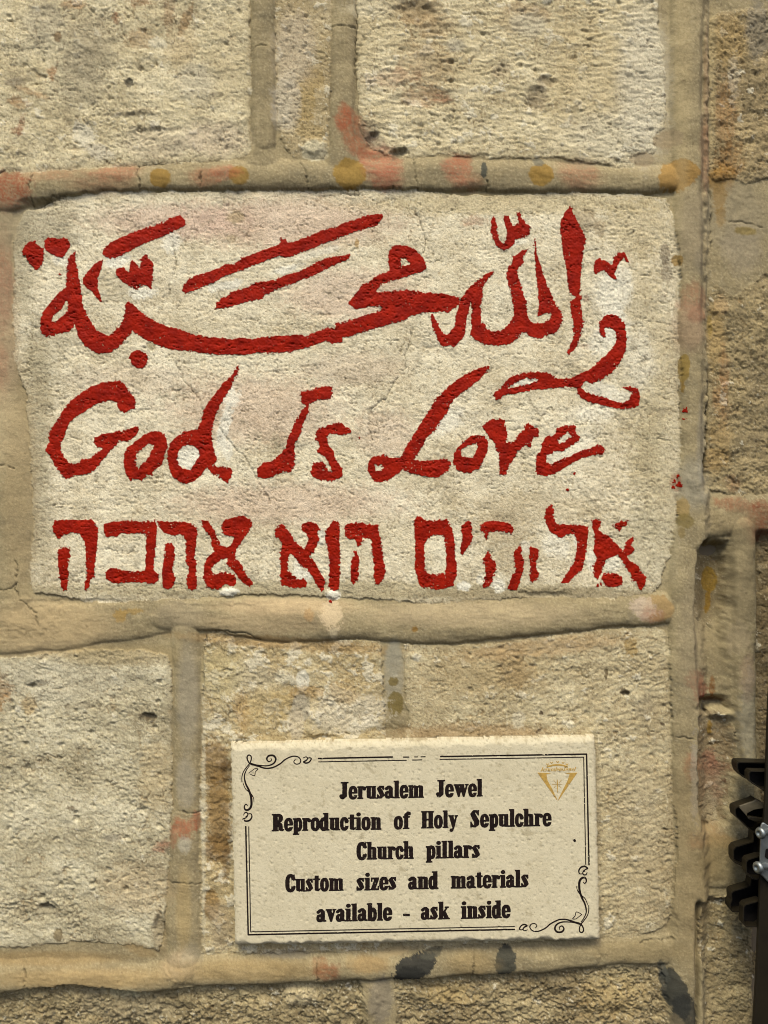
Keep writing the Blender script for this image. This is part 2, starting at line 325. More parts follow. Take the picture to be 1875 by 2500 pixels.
for i, s in enumerate(STONES):
    m = lab == i
    if not m.any(): continue
    st = s['st']
    e = np.exp(-np.clip(SD[m], 0, 80) / 7.0)
    vn = vein[m] * (.35 if st == 'painted' else 1)
    h = (ph[st][m] - 1.3 * vn) * (1 - .6 * e) - (.5 if st == 'painted' else .8) * e
    fl = sstep(flake[st], flake[st] + .03, flake_n[m])
    h = h + .55 * fl
    H[m] = h + .6
    t = {'rough': .9, 'painted': .8}.get(st, .9)
    c = tint(s['c'], t * big2[m] * 1.35 + .75 * mot[m] + .75 * tiny[m] + .22)
    c = c + (np.array(col(146, 118, 74)) - c) * (.5 * vn)[:, None]
    c = c + (np.array(col(228, 220, 192)) - c) * (fl * .6)[:, None]
    ed = .75 * np.exp(-np.clip(SD[m], 0, 90) / (13 if st == 'painted' else 9)) * sstep(-.55, .35, mot[m] + .4 * n25x[m])
    c = c + (COL[m] - c) * ed[:, None]
    COL[m] = c
H += recess + slot

# ------ stains, old paint, patches of wash, some painted shade: (x, y, rx, ry, degrees, rgb, alpha, softness, raggedness)
RED, PINK, OCH, GREY, WHITE, PL = (170,100,66), (192,140,104), (146,114,46), (72,70,58), (242,237,214), (158,142,106)
ST = [
 (20,470,62,50,0,(156,84,52),.9,.25,.5),(120,430,90,16,-4,RED,.35,.9,.5),(290,424,55,20,-3,(186,110,80),.55,.9,.4),(250,450,80,22,0,(176,124,90),.4,1,.3),
 (393,437,26,24,0,OCH,.85,.12,.3),(585,432,24,24,-30,OCH,.8,.15,.4),(500,436,36,22,0,PINK,.65,.7,.6),(550,425,40,18,0,(190,110,80),.6,.7,.6),
 (854,427,40,38,0,(152,120,50),.85,.12,.3),(868,330,34,70,-28,RED,.75,.35,.5),(840,290,18,34,0,(184,110,74),.7,.5,.4),(930,400,50,44,35,(186,112,84),.75,.6,.5),(945,440,40,26,0,(176,100,76),.6,.7,.4),
 (1115,420,34,44,-20,(186,110,82),.65,.6,.6),(1130,390,26,16,0,RED,.5,.6,.5),(1150,450,28,20,0,RED,.4,.8,.4),(1181,418,8,22,0,(74,74,62),.95,.2,.4),
 (1320,430,30,28,0,OCH,.85,.14,.35),(1315,398,13,12,0,(112,108,90),.8,.3,.6),(1412,430,50,34,10,(186,126,96),.5,.9,.4),(1420,400,30,18,0,(150,132,100),.5,.6,.5),
 (1652,432,52,38,-20,(158,122,60),.85,.10,.5),(1770,430,34,38,10,(140,104,40),.8,.5,.6),
 (740,250,30,60,8,(172,150,100),.9,.1,.8),(765,190,26,30,0,(170,148,100),.85,.12,.8),(755,320,34,22,0,(170,150,104),.8,.2,.8),(720,120,50,90,0,(196,182,156),.5,.7,.6),(700,250,34,70,0,(206,196,172),.55,.5,.8),(768,370,34,24,0,(214,204,168),.8,.3,.8),
 (900,320,24,26,0,(120,106,84),.6,.8,.6),(975,372,22,12,-30,(96,88,66),.6,.5,.7),(915,345,30,16,30,(140,120,98),.5,.8,.6),
 (1020,25,60,34,0,(150,124,84),.6,.7,1),(1060,65,50,26,0,(160,136,98),.5,.8,1),(1040,160,70,60,0,(166,140,98),.5,.8,1),(960,190,60,22,-10,(164,112,80),.5,.7,1),(1040,235,60,28,0,(158,118,82),.55,.6,1),(1080,238,22,14,0,(140,88,62),.6,.4,1),(1290,30,60,20,10,(160,134,96),.55,.7,1),(1245,60,36,22,20,(178,158,118),.6,.7,.8),
 (1290,60,44,30,15,(200,192,164),.6,.6,.6),(1310,240,26,30,0,(128,112,86),.6,.5,.9),(1335,200,26,14,0,(138,122,94),.6,.5,.9),(1225,170,26,16,-35,(140,124,98),.5,.7,.8),(1430,190,90,150,0,(196,176,130),.4,.9,.6),(1570,200,60,180,0,(214,206,180),.6,.8,.6),(1500,330,120,60,0,(214,206,178),.5,.9,.6),(1112,110,24,16,0,(176,170,150),.5,.7,.7),(900,20,60,20,0,(220,208,172),.5,.6,1),
 (110,60,50,60,0,(170,162,138),.5,.8,1),(220,120,60,80,20,(152,142,116),.55,.9,1),(190,200,60,70,0,(150,140,112),.55,.9,1),(340,6,30,12,0,(150,100,50),.7,.5,1),(180,12,30,12,0,(176,128,66),.6,.5,1),(283,45,10,14,0,(150,100,62),.8,.4,.8),(140,90,10,12,0,(124,100,66),.8,.4,.8),(126,178,12,16,0,(170,116,50),.7,.4,1),(45,250,26,14,10,(176,130,70),.6,.4,1),(75,225,40,8,20,(178,132,72),.5,.5,1),
 (316,202,11,11,0,(84,80,66),.85,.3,.5),(50,310,8,30,10,(142,84,48),.7,.4,1),(40,318,14,8,0,(150,96,60),.7,.4,1),(35,200,22,12,0,(136,126,104),.7,.6,.7),(320,275,55,10,-5,(140,128,100),.5,.6,.8),(440,110,40,60,0,(190,168,124),.5,.8,1),(480,200,50,44,0,(198,190,164),.5,.7,1),(550,150,34,90,0,(206,190,148),.45,.9,1),
 (205,330,28,30,0,(222,214,186),.7,.3,1.1),(240,370,34,18,20,(218,208,180),.7,.3,1.1),(380,350,80,40,0,(190,176,150),.45,.9,1),(520,340,80,40,0,(206,188,160),.55,.9,.8),(415,20,14,60,4,(150,108,64),.5,.5,1.2),(455,45,10,40,25,(150,112,66),.5,.5,1.2),(340,95,34,24,0,(168,134,92),.4,.6,1.2),(385,105,22,12,0,(226,218,186),.6,.3,1.2),
 # painted stone: dirt, pink bloom, wash round the letters
 (100,560,90,70,0,(160,150,120),.55,.9,.8),(60,640,30,130,0,(164,154,122),.5,.9,.8),(110,860,60,90,0,(170,160,128),.45,.9,.8),(95,1000,30,200,0,(158,146,112),.5,.9,.8),(100,1240,30,200,0,(166,154,120),.5,.9,.8),(300,700,70,40,0,(168,158,128),.4,.8,.8),
 (700,545,260,60,0,(214,180,156),.5,.9,.8),(420,540,180,40,0,(220,188,166),.5,.9,.8),(860,720,160,60,0,(216,186,162),.5,.9,.8),(620,1000,200,80,0,(214,184,158),.5,.9,.8),(940,1060,70,60,0,(206,178,152),.45,.8,.8),(700,1230,260,50,0,(216,186,160),.5,.9,.8),(860,900,120,40,0,(210,188,164),.35,.9,.8),(340,930,150,40,0,(208,186,160),.3,.9,.8),
 (1250,500,380,26,0,(196,178,130),.5,.8,.8),(1560,560,90,70,0,(190,172,126),.5,.8,.8),(1575,900,70,260,0,(184,168,126),.45,.9,.7),(1600,1150,60,160,0,(178,164,124),.5,.9,.7),(1580,1330,70,90,0,(176,166,132),.5,.9,.7),(1300,1240,160,40,0,(182,164,126),.45,.9,.8),(1230,1290,80,40,0,(170,150,112),.45,.8,.9),(1260,1360,60,50,0,(166,148,112),.4,.8,.9),(800,1440,800,22,0,(166,152,112),.6,.8,.7),(1300,1450,300,16,0,(150,134,98),.5,.8,.8),
 (1426,540,34,30,30,(150,130,98),.5,.6,.8),(1465,560,14,20,0,(152,132,100),.45,.6,.8),(1622,620,12,26,0,(140,128,104),.75,.25,.6),(1628,660,14,30,0,(144,132,108),.6,.3,.7),(1651,637,13,14,0,OCH,.8,.15,.4),(575,530,20,16,0,(170,152,104),.55,.5,.9),(565,582,14,10,0,(180,160,118),.4,.6,.9),(871,596,5,12,0,(170,132,60),.7,.4,.6),(370,845,12,12,0,(150,136,92),.6,.5,.8),
 (1162,540,30,14,0,(176,110,84),.5,.6,1.3),(1430,728,10,8,0,(140,70,56),.6,.5,.8),(1427,845,18,5,0,(160,90,70),.5,.6,1.2),
 (287,637,30,18,-10,WHITE,.85,.3,1),(417,592,22,26,0,WHITE,.7,.35,1),(347,714,34,15,0,WHITE,.8,.3,1),(150,637,26,13,20,WHITE,.6,.4,1),(553,697,40,11,-12,WHITE,.8,.3,1),(700,657,36,9,-15,WHITE,.75,.35,1),(770,620,60,9,-15,WHITE,.5,.4,1),(547,1045,14,62,12,WHITE,.85,.3,1),(566,968,22,24,0,WHITE,.75,.3,1),(460,1117,28,30,0,WHITE,.9,.25,.8),(557,1095,12,30,0,WHITE,.7,.3,1),
 (1093,1028,40,28,-30,WHITE,.6,.4,1),(1497,713,44,70,10,WHITE,.65,.6,.9),(1510,800,30,50,0,WHITE,.6,.6,.9),(1470,830,30,40,20,WHITE,.6,.5,.9),(1300,930,60,8,-8,WHITE,.8,.3,.9),(1250,595,40,8,-10,WHITE,.6,.4,1),(1480,960,60,24,20,WHITE,.6,.5,1),(1560,880,40,70,0,WHITE,.4,.8,1),(1380,1100,70,30,-20,WHITE,.45,.7,1),(1450,1010,50,20,0,WHITE,.5,.6,1),(1280,700,20,40,0,WHITE,.3,.7,1),
 (737,1403,22,14,20,WHITE,.85,.3,.9),(813,1452,18,14,0,WHITE,.85,.3,.9),(782,1312,12,24,0,WHITE,.75,.3,.9),(1134,1430,18,11,0,WHITE,.9,.25,.9),(1217,1430,17,17,0,WHITE,.8,.3,.9),(1175,1415,14,12,0,WHITE,.6,.4,.9),(1497,1377,20,20,0,WHITE,.6,.4,.9),(1357,1333,36,26,20,WHITE,.6,.4,.9),(1443,1367,12,24,0,WHITE,.6,.4,.9),(557,1444,22,11,0,WHITE,.8,.3,.9),(1410,1310,10,30,0,WHITE,.6,.4,.9),(728,1385,10,18,-30,WHITE,.6,.4,.9),(1283,1335,12,16,0,WHITE,.5,.4,.9),
 # left plaster
 (8,690,22,120,0,(168,110,84),.7,.6,.6),(4,900,18,70,0,(176,122,92),.6,.7,.6),(14,820,30,200,0,(186,160,126),.4,.9,.5),(0,1050,70,100,0,(196,178,136),.6,.9,.5),(50,1200,40,260,0,(166,146,106),.5,.9,.5),(20,560,30,60,0,(166,150,116),.6,.9,.5),
 # middle band
 (294,1503,17,15,0,(158,128,66),.85,.15,.8),(328,1492,20,7,0,(166,138,80),.7,.2,1),(120,1530,160,60,0,(196,172,126),.6,.9,.4),(90,1580,120,20,0,(200,178,134),.4,.9,.5),(700,1480,160,20,0,(208,182,138),.6,.9,.4),(640,1520,170,26,0,(176,154,116),.45,.9,.4),(1150,1500,260,30,0,(196,176,136),.5,.9,.4),(810,1500,26,34,0,(212,190,150),.85,.25,1),(815,1545,9,16,0,(196,180,144),.8,.3,.8),(1013,1535,7,7,0,(140,106,48),.9,.3,.3),(755,1500,12,14,0,(178,142,92),.6,.5,.8),
 (1606,1484,36,32,10,(160,132,84),.8,.12,.5),(1570,1485,34,26,0,(196,176,150),.7,.4,1),(1590,1500,24,20,0,(172,120,96),.5,.5,1.2),(1540,1504,10,16,0,(140,128,100),.6,.3,.7),(440,1500,60,34,0,(160,146,116),.5,.8,.5),
 (700,1570,260,16,4,(166,134,84),.55,.7,.7),(962,1640,24,80,0,(160,152,126),.8,.35,.4),(962,1610,20,40,0,(150,146,126),.5,.5,.4),(965,1720,20,30,0,(116,100,52),.9,.15,.4),(960,1663,12,12,30,(120,104,58),.9,.15,.5),(962,1650,10,5,0,(180,174,150),.6,.3,.4),
 (740,1660,16,26,0,(226,220,196),.85,.3,.6),(690,1650,20,22,0,(216,206,172),.6,.5,.9),(620,1660,60,50,0,(206,196,164),.45,.7,1.1),(850,1740,90,50,-8,(218,208,180),.6,.5,1.2),(650,1720,90,40,0,(190,166,110),.5,.7,1.1),(750,1690,46,16,0,(178,146,92),.6,.5,.9),(840,1690,40,30,0,(182,152,96),.5,.6,1),(590,1740,20,50,0,(180,146,88),.5,.6,1),
 (735,1730,24,34,0,(176,166,140),.9,.2,.3),(725,1770,18,40,0,(192,178,146),.8,.25,.5),(540,1640,50,60,0,(188,174,126),.5,.8,1),
 (525,1860,34,60,0,(128,100,56),.75,.5,.7),(535,1990,30,110,0,(140,110,62),.8,.5,.7),(530,2070,34,40,10,(132,102,56),.7,.5,.7),(516,2210,20,36,0,(134,102,48),.75,.3,.6),(540,2260,30,60,0,(164,146,112),.6,.6,.6),(555,1880,14,30,0,(100,76,42),.7,.5,.7),(552,2100,10,50,0,(110,84,46),.6,.5,.7),(497,2000,5,300,0,(206,196,164),.6,.4,1.4),
 (1180,1640,160,60,0,(172,150,104),.5,.9,.9),(1260,1640,40,40,20,(158,132,88),.5,.7,.9),(1150,1790,200,24,0,(150,122,82),.6,.7,.8),(1330,1580,200,22,-6,(172,140,94),.5,.8,.8),(1540,1580,16,24,0,(156,126,62),.6,.4,1),(1480,1645,5,14,0,(92,78,52),.8,.3,.6),(1570,1725,30,24,0,(134,122,96),.5,.6,.9),(1525,1690,12,8,20,(70,56,38),.8,.4,.8),(1265,1757,16,20,0,(214,204,172),.7,.4,1),(1018,1604,12,10,0,(220,212,184),.8,.3,.9),(1322,1740,5,5,0,(66,50,34),.9,.4,.4),(1316,1783,8,4,-20,(70,54,36),.8,.4,.6),(1618,1768,5,4,0,(60,46,32),.9,.4,.4),(1560,2050,60,200,0,(176,160,124),.4,.9,.8),(1600,2150,30,90,0,(160,142,104),.4,.9,.8),
 (0,1690,26,44,10,(166,126,56),.85,.25,.9),(72,1720,18,26,0,(184,156,104),.6,.6,.9),(90,1670,28,8,-10,(80,72,54),.75,.4,.8),(360,1750,22,8,10,(76,66,48),.8,.4,.9),(205,1722,20,8,0,(150,140,114),.6,.6,.7),(165,1725,8,8,0,(140,128,98),.6,.6,.7),(245,1720,8,6,0,(88,78,58),.6,.5,.7),(174,1972,10,6,0,(100,84,60),.7,.4,.8),(115,2214,20,8,15,(100,94,78),.8,.3,.5),(118,2220,28,14,0,(130,122,98),.6,.5,.6),(142,2283,11,18,0,(134,118,84),.85,.2,.5),(275,2045,22,10,0,(158,150,128),.6,.6,.6),(390,2280,20,50,0,(130,112,78),.5,.6,1),(330,2170,90,60,0,(188,164,122),.4,.8,.8),(380,1900,40,100,0,(182,158,110),.4,.8,.9),(120,1660,180,50,0,(186,178,152),.35,.9,.9),(300,1600,160,26,0,(160,142,100),.6,.8,.7),
 (460,1700,26,130,0,(158,150,128),.55,.8,.4),(455,1910,24,60,0,(164,156,134),.55,.6,.6),(450,2018,28,26,10,(190,112,78),.75,.45,.8),(480,2000,10,26,0,(186,106,72),.6,.4,.8),(425,2040,10,30,0,(166,96,66),.6,.5,.8),(392,2068,22,14,-30,(176,104,74),.6,.5,1.2),(452,2060,16,20,0,(196,190,166),.5,.6,.7),(450,2220,18,100,0,(182,158,106),.5,.8,.4),(440,2350,46,30,-30,(188,166,128),.6,.7,.4),(470,2340,26,40,0,(158,148,120),.5,.6,.4),
 (100,2340,200,16,0,(150,122,74),.5,.9,.4),(200,2385,220,24,0,(184,156,104),.6,.9,.3),(340,2320,40,14,20,(156,130,84),.5,.8,.5),
 (600,2365,200,26,0,(168,140,88),.5,.9,.4),(800,2370,30,22,0,(160,92,56),.7,.6,.7),(780,2350,20,20,0,(170,120,76),.5,.7,.7),(900,2350,50,20,0,(178,144,90),.5,.8,.5),(700,2328,60,10,0,(140,130,108),.6,.5,.8),
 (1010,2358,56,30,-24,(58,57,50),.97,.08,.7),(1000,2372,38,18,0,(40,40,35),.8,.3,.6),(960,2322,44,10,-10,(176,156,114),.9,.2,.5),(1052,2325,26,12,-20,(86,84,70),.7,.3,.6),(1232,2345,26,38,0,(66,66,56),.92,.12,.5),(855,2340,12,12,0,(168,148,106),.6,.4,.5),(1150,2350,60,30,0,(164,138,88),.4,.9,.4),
 (930,2440,30,60,0,(136,126,106),.7,.5,.7),(730,2430,40,30,0,(206,190,148),.6,.5,1.2),(600,2440,60,24,0,(196,178,132),.5,.6,1.2),(310,2426,40,16,0,(206,194,152),.6,.5,1.2),(220,2445,30,30,0,(146,134,104),.6,.6,.9),(330,2470,100,30,0,(160,148,116),.5,.8,.9),(1100,2430,60,30,0,(186,162,108),.5,.7,1.1),(1500,2440,80,50,0,(186,160,104),.4,.8,1),
 # right-hand band and column
 (1648,2420,30,62,-22,(60,60,52),.95,.12,.5),(1672,2480,34,60,-10,(48,48,42),.9,.15,.5),(1650,2500,18,30,-20,(120,108,82),.7,.3,.6),(1620,2370,10,30,-20,(78,78,68),.8,.3,.5),
 (1662,160,20,300,0,(178,160,116),.4,.9,.5),(1630,340,34,24,0,(160,142,108),.8,.15,.7),(1570,388,30,18,0,(156,138,106),.7,.15,.7),(1722,380,16,100,0,(150,106,80),.55,.7,.6),(1728,250,8,200,0,(150,118,88),.4,.8,.6),(1690,740,36,44,0,(172,126,96),.65,.7,.6),(1700,770,26,20,0,(180,122,88),.5,.7,.6),(1680,800,40,60,0,(170,138,110),.4,.9,.4),(1690,560,40,90,0,(150,136,108),.5,.9,.3),(1667,900,13,34,3,(140,116,56),.9,.08,.25),(1665,945,4,14,0,(140,112,52),.9,.1,.3),(1703,640,14,30,0,(128,118,96),.4,.7,.4),
 (1710,1100,14,120,0,(136,130,114),.4,.6,.5),(1690,1180,46,60,0,(150,146,128),.5,.9,.4),(1650,1175,13,22,0,(166,120,84),.7,.4,.8),(1664,1240,14,28,0,(158,132,76),.7,.3,.5),(1670,1272,20,18,0,(120,104,56),.75,.25,.6),(1660,1300,8,14,0,(130,110,60),.6,.3,.6),(1800,1232,54,18,3,(158,104,72),.7,.35,.6),(1870,1270,50,50,0,(142,78,48),.75,.4,.5),(1850,1300,26,30,0,(130,84,54),.5,.6,.5),(1790,1275,60,30,0,(152,134,96),.4,.9,.5),
 (1754,1420,21,32,0,(146,116,44),.92,.08,.3),(1752,1470,7,30,4,(138,106,38),.92,.1,.3),(1745,1495,4,10,0,(136,104,36),.9,.1,.3),
 (1700,1660,30,26,25,(150,84,56),.8,.3,.8),(1718,1690,26,26,30,(158,88,62),.8,.3,.8),(1722,1708,12,10,0,(150,58,44),.8,.3,.8),(1752,1686,7,30,0,(142,94,28),.92,.12,.3),(1752,1714,12,8,0,(112,62,26),.8,.3,.5),(1740,1718,50,7,0,(92,64,44),.7,.4,.6),(1748,1787,6,18,0,(146,116,52),.92,.15,.3),(1680,1870,16,34,0,(146,88,66),.75,.3,.8),(1735,1870,34,26,0,(146,84,64),.75,.5,.8),(1760,1885,40,24,0,(156,104,82),.5,.6,.9),(1745,1930,34,70,0,(166,128,104),.45,.7,.9),(1783,1918,7,6,0,(92,46,30),.85,.3,.5),(1748,1985,22,36,0,(186,174,140),.6,.4,1.1),(1692,1900,10,100,0,(164,158,146),.55,.5,1.3),(1830,1760,20,120,0,(160,154,132),.5,.7,1.2),(1730,2045,50,26,0,(158,118,78),.5,.8,.7),(1760,2060,50,16,0,(172,138,84),.5,.6,.9),(1700,2055,30,14,0,(150,100,66),.5,.7,.7),
 (1690,2080,70,260,0,(142,124,86),.55,.8,.4),(1790,2110,90,60,0,(140,122,82),.6,.7,.5),(1560,2320,120,26,0,(146,128,88),.5,.7,.5),(1690,1560,36,160,0,(150,136,106),.5,.8,.5),(1820,1400,40,160,0,(138,124,92),.55,.8,.6),(1760,1590,46,60,0,(142,128,94),.5,.9,.5),(1810,1560,26,40,0,(164,148,116),.5,.5,1.1),(1830,1650,20,60,0,(164,136,110),.4,.7,.8),  # broad grey-brown mortar tones, with the right-hand side's shade put into the colour
 (1800,520,80,90,0,(150,138,108),.75,.6,.5),(1820,600,50,60,0,(152,140,114),.6,.7,.4),(1830,556,30,10,3,(138,118,58),.7,.35,.5),(1765,470,16,40,0,(146,116,62),.6,.4,.9),(1770,520,12,30,0,(150,120,66),.5,.5,.9),
 (1790,90,40,60,0,(172,146,94),.6,.7,.9),(1780,260,30,90,0,(166,124,66),.55,.7,1),(1790,380,34,50,10,(160,120,54),.6,.6,1),(1800,180,14,60,0,(190,178,150),.5,.4,1.4),(1860,60,30,70,0,(136,128,108),.7,.4,.7),(1745,200,10,180,0,(186,168,122),.55,.6,1),
 (1755,820,24,80,0,(174,146,92),.55,.7,.9),(1775,900,14,60,0,(156,108,58),.5,.5,1),(1768,740,16,26,0,(178,152,108),.6,.4,.9),(1740,790,8,30,0,(140,116,50),.6,.4,.9),(1770,980,20,60,0,(166,124,70),.55,.5,1),(1755,1120,30,30,0,(170,140,86),.55,.6,1),(1765,1060,30,40,0,(166,140,90),.5,.7,1),(1795,1180,20,20,0,(150,108,80),.5,.5,1),(1740,1190,40,16,0,(160,146,110),.5,.6,1),
]
flk = sstep(.42, .52, fbm(X / 7, Y / 6, 3, 54, .65) + .30 * fbm(X / 60, Y / 50, 4, 55, .6)) * (lab >= 0)
COL += (np.array(col(226, 217, 186)) - COL) * (.5 * flk * np.where(X > 1720, .5, 1))[..., None]
H += .25 * flk
mg = fbm(X / 5.5, Y / 5, 2, 73) + .3 * fbm(X / 90, Y / 40, 3, 74)
mk = (lab < 0)[..., None]
COL += (np.array(col(110, 94, 66)) - COL) * (.34 * sstep(.30, .55, mg))[..., None] * mk
COL += (np.array(col(204, 190, 152)) - COL) * (.30 * sstep(-.30, -.55, mg))[..., None] * mk
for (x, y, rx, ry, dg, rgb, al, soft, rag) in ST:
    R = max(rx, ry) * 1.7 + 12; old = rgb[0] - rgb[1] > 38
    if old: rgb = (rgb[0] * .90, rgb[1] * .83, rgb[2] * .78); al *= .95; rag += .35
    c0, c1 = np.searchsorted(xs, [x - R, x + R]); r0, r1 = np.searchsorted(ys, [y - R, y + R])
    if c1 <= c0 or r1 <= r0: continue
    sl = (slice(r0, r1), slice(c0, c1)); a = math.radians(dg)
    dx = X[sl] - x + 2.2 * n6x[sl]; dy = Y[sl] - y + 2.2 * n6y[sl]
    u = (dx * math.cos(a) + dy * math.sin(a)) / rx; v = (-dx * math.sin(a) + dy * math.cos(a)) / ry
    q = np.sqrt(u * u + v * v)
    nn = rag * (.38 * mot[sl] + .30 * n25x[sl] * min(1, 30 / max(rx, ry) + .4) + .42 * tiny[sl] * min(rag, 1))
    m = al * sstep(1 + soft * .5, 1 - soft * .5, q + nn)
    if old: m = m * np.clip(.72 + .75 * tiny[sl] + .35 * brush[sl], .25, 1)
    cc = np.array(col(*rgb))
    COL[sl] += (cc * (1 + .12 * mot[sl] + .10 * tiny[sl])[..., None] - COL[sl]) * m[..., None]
# small specks of dark dirt and pores, everywhere
spk = sstep(.36, .60, fbm(X / 5.5, Y / 5, 2, 49) + .38 * fbm(X / 80, Y / 70, 4, 52, .6)) * (lab >= 0)
w4, id4 = worley(X / 46, Y / 46, 16)
spk = np.maximum(spk * .8, sstep(.07, .035, w4) * (JX[id4] > .35) * np.where(lab >= 0, .9, .5))
SPC = np.array(col(104, 84, 56))
COL += (SPC - COL) * (.62 * np.clip(spk, 0, 1))[..., None]
H -= .5 * np.clip(spk, 0, 1)
gcol = (gl * (lab == 3))[..., None] * .35
COL += (np.array(col(132, 116, 84)) - COL) * gcol
veil = 1.25 * sstep(.12, .42, fbm(X / 70, Y / 60, 5, 80, .65)) * (lab >= 0)
COL += (np.array(col(138, 126, 98)) - COL) * (.38 * veil * sstep(-.2, .3, mot))[..., None]

for x, y, rx, ry, hb in BUMPS:
    R = max(rx, ry) * 2.2
    c0, c1 = np.searchsorted(xs, [x - R, x + R]); r0, r1 = np.searchsorted(ys, [y - R, y + R]); sl = (slice(r0, r1), slice(c0, c1))
    qq = np.sqrt(((WX[sl] - x) / rx) ** 2 + ((WY[sl] - y) / ry) ** 2) + .3 * mot[sl]
    H[sl] += hb * sstep(1.35, .45, qq)
# ------ cracks
CR = [[(340,404),(338,425),(345,445),(342,466)],[(497,402),(492,430),(490,458)],[(738,398),(745,420),(748,440),(752,462)],[(1009,388),(1012,415),(1016,440),(1018,466)],[(1190,442),(1187,466)],[(82,424),(78,460),(80,505)],
 [(430,885),(450,930),(478,960),(498,1000)],[(528,1030),(545,1055),(575,1095),(600,1120),(615,1150),(640,1190),(660,1230)],[(1012,515),(1032,560),(1038,590),(1034,620)],[(1010,800),(1000,840),(990,870),(992,900)],[(970,920),(940,975),(905,1000),(900,1040),(908,1075),(885,1100),(900,1120)],
 [(420,590),(432,640),(418,690),(412,730)],[(0,1136),(38,1142)],[(40,1370),(45,1420),(38,1440),(55,1470),(88,1492),(95,1530)],[(0,1440),(30,1436),(42,1425)],[(424,1979),(492,1979)],[(415,2152),(488,2156)],[(60,2362),(64,2385),(61,2410)],[(776,2335),(774,2365),(778,2398)],[(1152,2312),(1158,2345),(1155,2382)],
 [(616,122),(640,116),(672,124)],[(812,66),(840,62),(868,72)],[(1702,1360),(1730,1352),(1780,1356)],[(1700,1510),(1730,1522),(1772,1550)],[(1650,1798),(1690,1800)],[(1790,535),(1820,532),(1870,545)],[(1535,575),(1550,562)],[(1225,1860),(1225,1880)],[(640,1560),(600,1545),(540,1538),(505,1545),(498,1600),(496,1700)],[(100,502),(130,482),(165,478)],
 [(868,0),(872,90),(866,160),(872,220)],[(1640,2290),(1560,2298)],[(830,470),(860,476),(878,472)],[(1745,430),(1742,600)],[(1733,900),(1728,1100),(1722,1160)],[(800,1780),(830,1790),(870,1792)]]
for ci, P in enumerate(CR):
    A = np.array(P, float); x0, y0 = A.min(0) - 14; x1, y1 = A.max(0) + 14
    c0, c1 = np.searchsorted(xs, [x0, x1]); r0, r1 = np.searchsorted(ys, [y0, y1])
    if c1 <= c0 or r1 <= r0: continue
    sl = (slice(r0, r1), slice(c0, c1))
    d, _ = line_dist(P, X[sl] + 6 * n25x[sl] + 2.5 * n6x[sl], Y[sl] + 6 * n25y[sl] + 2.5 * n6y[sl])
    k = sstep(2.3, .5, d) * sstep(-.5, .3, perlin(X[sl] / 16, Y[sl] / 16, 53) + .25) * (.75 if 6 <= ci <= 11 else .85)
    H[sl] -= 2.0 * k; COL[sl] *= (1 - .5 * k)[..., None]
COL = np.clip(COL, .01, .8)

def wx(px, h=0): return (px - CX) * S
def pos(PX, PY, Hmm):
    return np.stack([(PX - CX) * S, -Hmm * .001, Z0 - (PY - CY) * S], -1)
wall = empty('stone_wall', (0, 0, 0), 'old limestone block wall with raised mortar joints and red hand painted lettering', 'wall')
V_all = pos(X, Y, H); nr, nc = X.shape
cell = lab[:-1, :-1].copy()
def cut_part(idx, name, mat, parent, skirt=12):
    m = cell == idx
    r, c = np.nonzero(m)
    q = np.stack([r * nc + c, (r + 1) * nc + c, (r + 1) * nc + c + 1, r * nc + c + 1], 1)
    used, inv = np.unique(q, return_inverse=True); q = inv.reshape(-1, 4)
    V = V_all.reshape(-1, 3)[used]; C = COL.reshape(-1, 3)[used]
    # side walls going back into the masonry
    mp = np.pad(m, 1); E = []
    g = lambda r_, c_: r_ * nc + c_
    for (dr, dc, a, b) in ((-1, 0, (0, 0), (0, 1)), (1, 0, (1, 1), (1, 0)), (0, -1, (1, 0), (0, 0)), (0, 1, (0, 1), (1, 1))):
        nb = ~mp[1 + dr:mp.shape[0] - 1 + dr, 1 + dc:mp.shape[1] - 1 + dc]
        rr, cc = np.nonzero(m & nb)
        E.append(np.stack([g(rr + a[0], cc + a[1]), g(rr + b[0], cc + b[1])], 1))
    E = np.concatenate(E); n0 = len(V); k = len(E)
    A = V_all.reshape(-1, 3)[E[:, 0]]; B = V_all.reshape(-1, 3)[E[:, 1]]
    A2 = A.copy(); B2 = B.copy(); A2[:, 1] = np.maximum(A2[:, 1] + .004, .03); B2[:, 1] = np.maximum(B2[:, 1] + .004, .03)
    V = np.concatenate([V, A, B, B2, A2])
    Cs = COL.reshape(-1, 3)[E[:, 0]]; C = np.concatenate([C, Cs, Cs, Cs, Cs])
    i = np.arange(k); sq = np.stack([n0 + i, n0 + k + i, n0 + 2 * k + i, n0 + 3 * k + i], 1)
    me, ce = mesh_from(name, V, np.concatenate([q, sq]), C)
    o = new_obj(name, me, parent, [mat]); o.location = ce
    return o
stones = []
for i, s in enumerate(STONES):
    stones.append(cut_part(i, s.get('name', 'stone'), M_STONE, wall))
mortar = cut_part(-1, 'mortar', M_MORTAR, wall)
stones[3]['label'] = 'pale block painted with red Arabic, English and Hebrew lettering'
# solid core behind the facing stones
def box_mesh(name, x0, x1, y0, y1, z0, z1):
    me = bpy.data.meshes.new(name)
    v = [(x, y, z) for x in (x0, x1) for y in (y0, y1) for z in (z0, z1)]
    me.from_pydata(v, [], [(0, 1, 3, 2), (4, 6, 7, 5), (0, 4, 5, 1), (2, 3, 7, 6), (0, 2, 6, 4), (1, 5, 7, 3)]); me.update(); return me
M_CORE = plain_mat('rubble_core', (.22, .18, .11), (.15, .12, .08), 8, .95)
new_obj('rubble_core', box_mesh('rubble_core', wx(-2600), wx(4200), .0305, .45, Z0 - (4700 - CY) * S, Z0 + (2400 + CY) * S), wall, [M_CORE])

